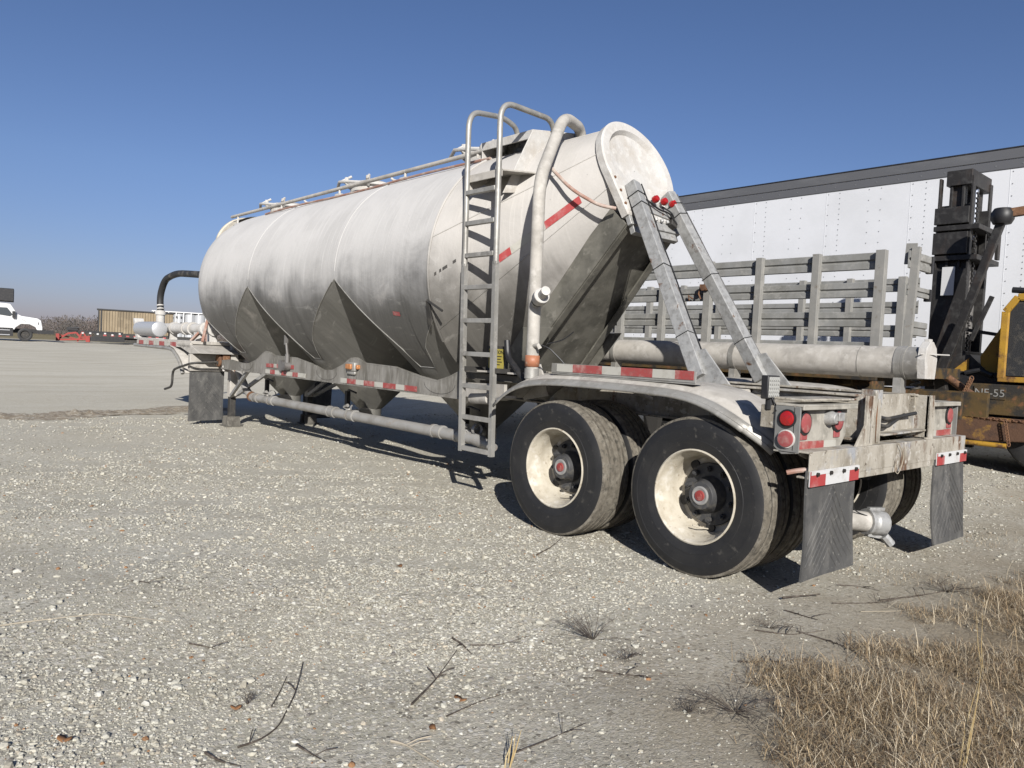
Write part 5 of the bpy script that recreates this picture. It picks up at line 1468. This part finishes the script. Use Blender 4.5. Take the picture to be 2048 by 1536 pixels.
part('belly', 'mast_black', fk, lambda b: (b.bb(-2.8, .36, FY-.95, FY-.05, .60, .92), b.prism([(.55, 1.55), (.30, 1.60), (-.05, 1.25), (.2, .95), (.6, .95)], 'xz', FY-.4, FY+.03), b.bb(-.3, .35, FY+.03, FY+.05, 1.17, 1.34)))
part('side_panel', 'fork_dark', fk, lambda b: b.prism([(.36, .93), (.36, 1.10), (.16, 1.27), (-1.4, 1.27), (-1.4, .93)], 'xz', FY+.33, FY+.37), smooth=0, bevel=.006)
part('guard_plate', 'fork_yellow', fk, lambda b: b.prism([(.45, 1.42), (.30, 1.56), (.30, 1.38)], 'xz', FY+.04, FY+.05))
pl2 = part('number_plate', 'fork_dark', fk, lambda b: b.bb(-.19, .13, FY+.375, FY+.381, 1.10, 1.24), bevel=.003)
text('NF-55', 'plate_lettering', .118, (-.03, FY+.383, 1.168), (PI/2, 0, PI), 'stake_alu', pl2)
for x, fr in ((-.68, True), (-2.7, False)):
    for y in (FY+.10, FY-1.25):
        zc = float(gz(x, y))+.56; w_ = MB()
        w_.lathe([(-.17, .34), (-.19, .44), (-.17, .53), (-.12, .56), (.12, .56), (.17, .53), (.19, .44), (.17, .34)], (x, y, zc), 'y', 44)
        wo_ = w_.build('wheel', 'tyre', fk)
        r_ = MB(); r_.lathe([(.168, .345), (.178, .335), (.15, .32), (.10, .30), (.06, .26), (.06, .12), (.10, .10), (.10, .001)], (x, y, zc), 'y', 36); r_.build('rim', 'rim', wo_)
def bar(b): b.tube([(.38, -3.3, .66), (-.28, FY+.5, .62)], .035, 12)
part('tie_bar', 'fork_yellow', fk, lambda b: b.tube([(.75, FY+.45, .60), (-.25, FY+.45, .60)], .028, 12))
part('tow_bar', 'rusty', fk, lambda b: b.tube([(.37, -4.2, 1.33), (-.04, -4.05, 1.08)], .042, 12))
def chn(b):
    for i in range(14):
        t = i/13; c = Vector((.13-.07*t, -4.04, 1.14+.18*t)); b.tube([c+Vector((.02*math.cos(a), .0, .028*math.sin(a))) if i % 2 else c+Vector((.01, .02*math.cos(a), .028*math.sin(a))) for a in np.linspace(0, 2*PI, 9)], .007, 5)
    for i in range(40):
        t = i/39; c = Vector((.35-1.2*t, FY+.40, .925-.05*math.sin(PI*t))); b.tube([c+Vector((.026*math.cos(a), .018*math.sin(a) if i % 2 else 0, 0 if i % 2 else .018*math.sin(a))) for a in np.linspace(0, 2*PI, 9)], .007, 5)
    for i in range(9):
        c = Vector((-.27+.006*i, FY+.45, .62+.03*i)); b.tube([c+Vector((.014*math.cos(a), 0, .022*math.sin(a))) for a in np.linspace(0, 2*PI, 9)], .006, 5)
part('chain', 'rusty', fk, chn)
part('engine', 'black_paint', fk, lambda b: (b.bb(-.1, .36, FY-.1, FY+.12, 1.16, 1.40), b.tube([(.30, FY+.15, 1.38), (.15, FY+.15, 1.42), (.02, FY+.15, 1.36)], .03, 8), b.disc((.32, FY+.1, 1.30), (0, 1, 0), .06, .06, 14)))

# ------------------------------------------------------------------ far side of the yard, on the left
def far_at(px, D):
    """a spot on the ground D metres from the camera in the direction of the photograph's column px"""
    d = _f + _r*((px-1024)/1503.9) - _u*((680-768)/1503.9)
    d = Vector((d.x, d.y, 0)).normalized()
    p = Vector((CAM.x, CAM.y, 0))+d*D
    return Vector((p.x, p.y, float(gz(p.x, p.y)))), math.atan2(d.y, d.x)-PI/2
# road tractor: local x runs to the right in the view, y away
p, rz = far_at(43, 70)
tk = thing('road_tractor', 'white truck tractor with a black box body, beyond the dirt ridge', 'truck', p, rz)
def cab(b):
    b.prism([(-3.2, .95), (-3.2, 2.75), (-1.55, 2.85), (-.75, 2.80), (-.28, 2.05), (.0, 1.92), (1.0, 1.80), (1.25, 1.65), (1.35, 1.1), (1.35, .82), (1.0, .82), (.9, 1.1), (.5, 1.3), (-.05, 1.3), (-.4, 1.0), (-.45, .85)], 'xz', -1.1, 1.1)
cb = part('cab', 'truck_white', tk, cab, local=True, smooth=0, bevel=.06)
part('window', 'glass_dark', cb, lambda b: b.prism([(-1.55, 1.95), (-1.6, 2.5), (-.95, 2.5), (-.60, 2.0), (-.75, 1.85)], 'xz', -1.12, -1.10), local=True)
part('windscreen', 'glass_dark', cb, lambda b: b.beam((-.70, 0, 2.70), (-.32, 0, 2.10), 1.9, .03, up=(1, 0, 1)), local=True)
part('mirror', 'black_paint', cb, lambda b: b.bb(-.62, -.42, -1.35, -1.2, 1.75, 2.25), local=True)
part('vent', 'black_paint', cb, lambda b: (b.bb(-1.75, -1.55, -1.115, -1.10, 1.45, 1.65), b.beam((.0, -1.11, 1.7), (.25, -1.11, 1.5), .04, .02), b.bb(1.05, 1.10, -1.115, -1.1, 1.3, 1.5)), local=True)
part('chassis', 'black_paint', tk, lambda b: (b.bb(-6, 1.6, -.5, .5, .62, .95), b.bb(.95, 2.1, -1.1, 1.1, .62, .92), b.bb(-3.2, -.55, -1.1, -.6, .35, .98)), local=True, smooth=0)
for z_ in (.78, .42): part('step', 'silver', tk, lambda b: b.bb(-3.2, -.75, -1.14, -1.1, z_, z_+.05), local=True)
for x in (.22, -4.6):
    for y in (-.95, .95):
        w_ = MB(); w_.lathe([(-.13, .30), (-.15, .40), (-.13, .50), (.13, .50), (.15, .40), (.13, .30), (.0, .27), (0, .02)], (x, y, .50), 'y', 28); wq = w_.build('wheel', 'tyre', tk, local=True)
        part('rim', 'drum', wq, lambda b: b.lathe([(-.12, .29), (-.05, .26), (-.05, .02)], (x, y, .50), 'y', 24), local=True)
part('box_body', 'black_paint', tk, lambda b: b.bb(-9, -.55, -1.25, 1.25, 2.98, 3.95), local=True, bevel=.03)
part('exhaust', 'silver', tk, lambda b: b.tube([(-1.85, -1.0, .9), (-1.85, -1.0, 3.0)], .06, 10), local=True)
# red folded implement
p, rz = far_at(152, 73)
rd = thing('farm_implement', 'low red folded farm implement with a black hitch, at the far edge of the yard', 'implement', p, rz)
def imp(b):
    b.beam((-1.3, 0, .25), (-.6, 0, .75), .25, .14); b.beam((-.6, 0, .75), (.0, 0, .85), .3, .14); b.beam((0, 0, .85), (.5, 0, .25), .25, .14); b.beam((-1.3, -.3, .2), (.9, -.3, .35), .14, .14)
    b.beam((.1, -.2, .1), (.45, -.2, .95), .14, .12); b.beam((.45, -.2, .95), (1.0, -.2, .1), .14, .12); b.beam((.2, -.2, .45), (1.1, -.2, .6), .12, .10); b.bb(.7, 1.0, -.4, .4, .1, .5); b.bb(-1.45, -1.2, -.5, .5, .1, .7); b.beam((-1.2, .3, .6), (-.1, .3, .35), .12, .1)
part('frame', 'far_red', rd, imp, local=True, smooth=0)
def imb(b):
    b.bb(-.6, 3.5, .3, .6, .85, 1.05); b.tube([(-.55, .3, 1.15), (.2, .3, 1.25)], .12, 8); b.bb(1.0, 3.6, -.3, .3, .2, .6); b.bb(-.7, .1, .2, .7, 1.0, 1.3)
part('hitch', 'black_paint', rd, imb, local=True, smooth=0)
part('reflector', 'tape_white_new', rd, lambda b: [b.bb(.4+.55*i, .55+.55*i, -.32, -.31, .78+.1*math.sin(3*i), .90+.1*math.sin(3*i)) for i in range(6)], local=True)
# tan ribbed container on a low trailer
p, rz = far_at(262, 76)
ct_ = thing('ribbed_container', 'tan ribbed steel container body on a low trailer beyond the white deck', 'container', p, rz)
def ctw(b):
    b.bb(-2.6, 3.4, 0, 2.4, .95, 2.95)
    for i in range(26): b.bb(-2.3+.22*i, -2.2+.22*i, -.07, .0, .95, 2.9)
part('wall', 'tan_wall', ct_, ctw, local=True, smooth=0)
part('roof', 'black_paint', ct_, lambda b: (b.bb(-2.75, 3.5, -.1, 2.5, 2.95, 3.06), b.bb(-2.65, -2.55, -.06, .1, .95, 3.0), b.bb(-2.45, -2.33, -.06, 0, .95, 2.95)), local=True, smooth=0)
part('trailer_bed', 'drum', ct_, lambda b: (b.bb(-2.9, 3.8, -.1, 2.5, .55, .95), b.bb(-2.0, 3.6, .2, 2.2, .15, .55)), local=True, smooth=0)
part('reflective_tape', 'tape_red_new', ct_, lambda b: [b.bb(-2.2+.6*i, -1.95+.6*i, -.115, -.10, .66, .78) for i in range(9)], local=True)
# silver vertical-sided tanks
p, rz = far_at(352, 84)
sv_ = thing('storage_tank_trailer', 'silver and white ribbed tank trailer far behind the front deck', 'trailer', p, rz)
def svw(b):
    for i in range(5): b.lathe([(0.9, .0), (.9, .62), (3.2, .62), (3.32, .5), (3.35, .0)], (-1.7+.98*i, .6, 0), 'z', 18)
part('tank', 'silver', sv_, svw, local=True)
part('top_frame', 'truck_white', sv_, lambda b: (b.bb(-2.3, 2.8, -.1, 1.3, 3.35, 3.45), [b.bb(-2.2+.7*i, -2.1+.7*i, -.08, .0, .9, 3.4) for i in range(8)]), local=True, smooth=0)
part('fitting', 'black_paint', sv_, lambda b: [b.bb(-.9+.42*(i % 4), -.78+.42*(i % 4), -.12, -.02, 1.6+.6*(i//4), 1.8+.6*(i//4)) for i in range(12)], local=True)
part('bed', 'drum', sv_, lambda b: (b.bb(-2.5, 3.2, -.1, 1.3, .6, .9), b.bb(-2, 3, .2, 1.1, .1, .6)), local=True, smooth=0)

# ------------------------------------------------------------------ twigs, weeds and leaves on the gravel
def gpt(x, y, z=0): return (x, y, float(ground_z(x, y))+z)
def twig(name, label, pts, r, m='twig', group='twigs and stems lying on the gravel', forks=0, lift=.006):
    b = MB(); base = Vector((*pts[0], 0)); r_ = np.random.default_rng(len(label))
    P = [Vector(gpt(x, y, lift+.004*math.sin(5*i))) for i, (x, y) in enumerate(pts)]
    Q = arc_pts(P, .06, 3)
    b.tube(Q, r, 6, radii=[r*(1-.6*i/(len(Q)-1)) for i in range(len(Q))])
    for k in range(forks):
        i = r_.integers(1, len(Q)-1); d = (Q[i+1 if i+1 < len(Q) else i]-Q[i-1]).normalized(); s = r_.choice((-1, 1))
        e = Q[i]+(d*.7+Vector((-d.y, d.x, 0))*s*.8+Vector((0, 0, .3)))*r_.uniform(.04, .09); b.tube([Q[i], (Q[i]+e)/2+Vector((0, 0, .006)), e], r*.5, 5)
    return tag(b.build(name, m), label, 'twig' if name == 'twig' else 'stem', group)
twig('dry_stem', 'longest pale dry stem, bent in the middle, alone on the open gravel', [(1.30, 4.72), (1.27, 4.55), (1.19, 4.27), (.92, 4.04)], .004, 'twig_pale')
twig('twig', 'long dark twig with a kink, left of the forked dead sprig', [(-.33, 4.21), (-.32, 4.13), (-.27, 4.04), (-.07, 3.88), (.19, 3.72)], .004, forks=2)
twig('twig', 'short crooked black twig near the middle of the gravel', [(.03, 3.04), (-.08, 3.05), (-.19, 3.09)], .0055, forks=1)
twig('twig', 'thin twig lying crosswise, touching the crooked black twig', [(-.09, 3.03), (-.16, 2.91), (-.15, 2.7)], .003, forks=1)
twig('twig', 'straight dark twig pair leaning up to the right, below the crooked twig', [(-.44, 3.59), (-.3, 3.38), (-.11, 3.12)], .005, forks=3, lift=.012)
twig('twig', 'thin straight twig beside the largest brown leaf', [(-.58, 3.53), (-.55, 3.34), (-.55, 3.14)], .0028)
twig('dry_stem', 'thick pale split stick with black forked tips', [(-.61, 3.79), (-.65, 3.76), (-.84, 3.75)], .005, 'twig_pale', forks=4)
twig('twig', 'long fine twig right of the upright tan grass stub', [(-.92, 3.49), (-.92, 3.33), (-.93, 3.15)], .003, forks=3)
twig('twig', 'short thick dark stick below the long kinked twig', [(-.31, 4.31), (-.38, 4.29), (-.45, 4.25)], .005)
twig('twig', 'bent twig ending in a brown leaf below the front wheel', [(.87, 1.69), (.96, 1.47), (1.12, 1.18)], .005)
twig('twig', 'slanting twig on the sand in front of the rear mud flap', [(-.72, 1.31), (-.83, 1.31), (-.91, 1.31)], .004, forks=2)
twig('twig', 'long branched twig reaching toward the dry grass', [(-.92, 1.55), (-1.13, 1.53), (-1.3, 1.6)], .004, forks=7)
twig('twig', 'thin black twig standing a little above the long kinked one', [(-.12, 4.0), (-.02, 3.92), (.11, 3.83)], .003)
twig('twig', 'small dark twig just right of the thick stick', [(-.43, 4.05), (-.5, 4.04), (-.6, 4.03)], .004, forks=1)
twig('twig', 'bare dark branch with many forks beside the brushy dead weed', [(-.95, .62), (-1.05, .30), (-1.12, .02), (-1.22, -.3)], .004, forks=8)
twig('dry_stem', 'pale thin stem lying on the sand behind the flaps', [(-.98, .95), (-1.08, .72), (-1.16, .52)], .0025, 'twig_pale')
twig('twig', 'dark twig leaning out from under the near mud flap', [(-.62, 1.15), (-.66, 1.02), (-.72, .90)], .006, lift=.02)
twig('twig', 'thin twig lying by the discharge pipe shadow', [(-.66, .55), (-.74, .42), (-.86, .40)], .0035, forks=2)
for lb_, P_, r_, fk_ in (('forked twig lying on the sand nearest the near mud flap shadow', [(-.78, 1.72), (-.92, 1.62), (-1.0, 1.42)], .0035, 5), ('thin bare twig crossing the sand toward the brushy weed', [(-.82, .95), (-.95, .70), (-1.02, .40)], .003, 6), ('dark twig on bare soil at the fringe of the grass', [(-.95, 2.15), (-1.05, 2.0), (-1.12, 1.85)], .0035, 5), ('long dark twig below the fine grey weed bush', [(-.62, 2.75), (-.75, 2.68), (-.88, 2.52)], .0035, 5), ('short dark twig on open gravel far from the others', [(1.62, 4.02), (1.56, 3.97), (1.50, 3.96)], .004, 1), ('small black twig near the bent dry stem', [(.62, 4.05), (.55, 4.0), (.50, 3.98)], .004, 1)):
    twig('twig', lb_, P_, r_, forks=fk_)
def weed(name, label, x, y, n, hgt, spread, seed, m='twig', lean=(0, 0), group='dead weeds in the gravel'):
    r_ = np.random.default_rng(seed); b = MB(); o = Vector(gpt(x, y, -.005))
    for i in range(n):
        az = r_.uniform(0, 6.28); s = spread*r_.uniform(.3, 1.0); h = hgt*r_.uniform(.4, 1)
        e = o+Vector((math.cos(az)*s+lean[0]*h, math.sin(az)*s+lean[1]*h, h)); mdl = o.lerp(e, .5)+Vector((r_.normal(0, .012), r_.normal(0, .012), .02))
        b.tube([o, mdl, e], .001, 4, radii=[.0013, .0010, .0006])
        for k in range(3):
            t = r_.uniform(.35, .9); q = o.lerp(e, t); a2 = r_.uniform(0, 6.28); l2 = r_.uniform(.02, .06)
            b.tube([q, q+Vector((math.cos(a2)*l2, math.sin(a2)*l2, l2*.7))], .0006, 4)
    return tag(b.build(name, m), label, 'weed', group)
weed('dead_weed', 'fine grey dead weed bush standing in the gravel below the front wheel', -.36, 2.48, 26, .15, .24, 1)
weed('dead_weed', 'sparse dead weed sprigs beside the straw, under the rear wheel', -.80, 1.62, 9, .06, .20, 2)
weed('dead_weed', 'dark tangled dead weed at the lower edge of the grass', -1.22, 2.62, 30, .05, .26, 3)
weed('dead_weed', 'flat tuft of dead weed right of the fine twig', -1.12, 2.78, 10, .03, .10, 4)
weed('dead_weed', 'tallest dark brushy dead weed, rising among the straw', -1.12, .05, 22, .09, .24, 5)
weed('dead_weed', 'thin weed sprigs right of the kinked twig', -.05, 4.06, 6, .05, .04, 6)
weed('dead_weed', 'low dead sprigs among the stones right of the largest leaf', -.62, 2.55, 12, .04, .10, 7)
def stalk(label, x, y, tip, seed, n=5, r=.0035):
    b = MB(); o = Vector(gpt(x, y, -.01)); t = Vector(tip); r_ = np.random.default_rng(seed)
    for i in range(n):
        j = Vector((r_.normal(0, .008), r_.normal(0, .008), 0)); e = t+Vector((r_.normal(0, .018), r_.normal(0, .018), r_.normal(0, .02)))*(i > 0)
        P = [o+j, (o+j).lerp(e, .5)+j*.7, e]; b.tube(P, r, 5, radii=[r, r*.8, r*.25])
    tag(b.build('grass_stalk', 'straw'), label, 'grass stalk')
stalk('tall golden dry grass stalk leaning right among the straw', -1.93, 2.36, (-1.86, 2.0, .20), 3, 3, .0024)
stalk('short upright tan grass stub standing alone in the gravel', -.97, 3.57, (-.955, 3.53, .095), 4, 4, .0032)
stalk('single pale grass stalk arching over the dry grass', -1.72, 1.35, (-1.60, 1.05, .20), 6, 2, .0022)
for lb_, x, y, s, a in (('largest brown dead leaf on the gravel, below the crooked twig', -.50, 3.40, .030, .3), ('brown dead leaf with a lighter one, left of the long kinked twig', -.06, 4.11, .024, 1.2), ('rusty dead leaf farthest from the twigs, among coarse stones', .01, 4.65, .030, .8), ('small orange leaf far out on the gravel', 1.15, 2.6, .024, 2.0), ('small brown leaf beside the upright tan grass stub', -.62, 3.62, .022, 2.5)):
    b = MB(); z = float(ground_z(x, y))+.007; O = []
    for k in range(12):
        t = 2*PI*k/12; rr = s*(.55+.45*abs(math.cos(t)))*(1+.12*math.sin(5*t)); O.append((x+rr*math.cos(t+a), y+rr*math.sin(t+a)*.8, z+.006*math.cos(2*t)))
    b.add(O+[(x, y, z-.003)], [(k, (k+1) % 12, 12) for k in range(12)])
    lf = b.build('dead_leaf', 'leaf', solid=.0015); tag(lf, lb_, 'leaf', 'dead leaves on the gravel')

# ------------------------------------------------------------------ labels of the setting
for nm, lb_, ct2 in (('ground', 'grey tan gravel yard running out to dead grass', 'ground'), ('dirt_ridge', 'low ridge of brown dirt across the gravel on the left', 'dirt'), ('loose_gravel', 'loose pale stones scattered over the near gravel', 'gravel'),
                     ('dry_grass', 'dry straw coloured grass behind the trailer', 'grass'), ('distant_wood', 'bare grey brown winter trees along the horizon', 'wood')):
    o = bpy.data.objects[nm]; o['label'] = lb_; o['category'] = ct2
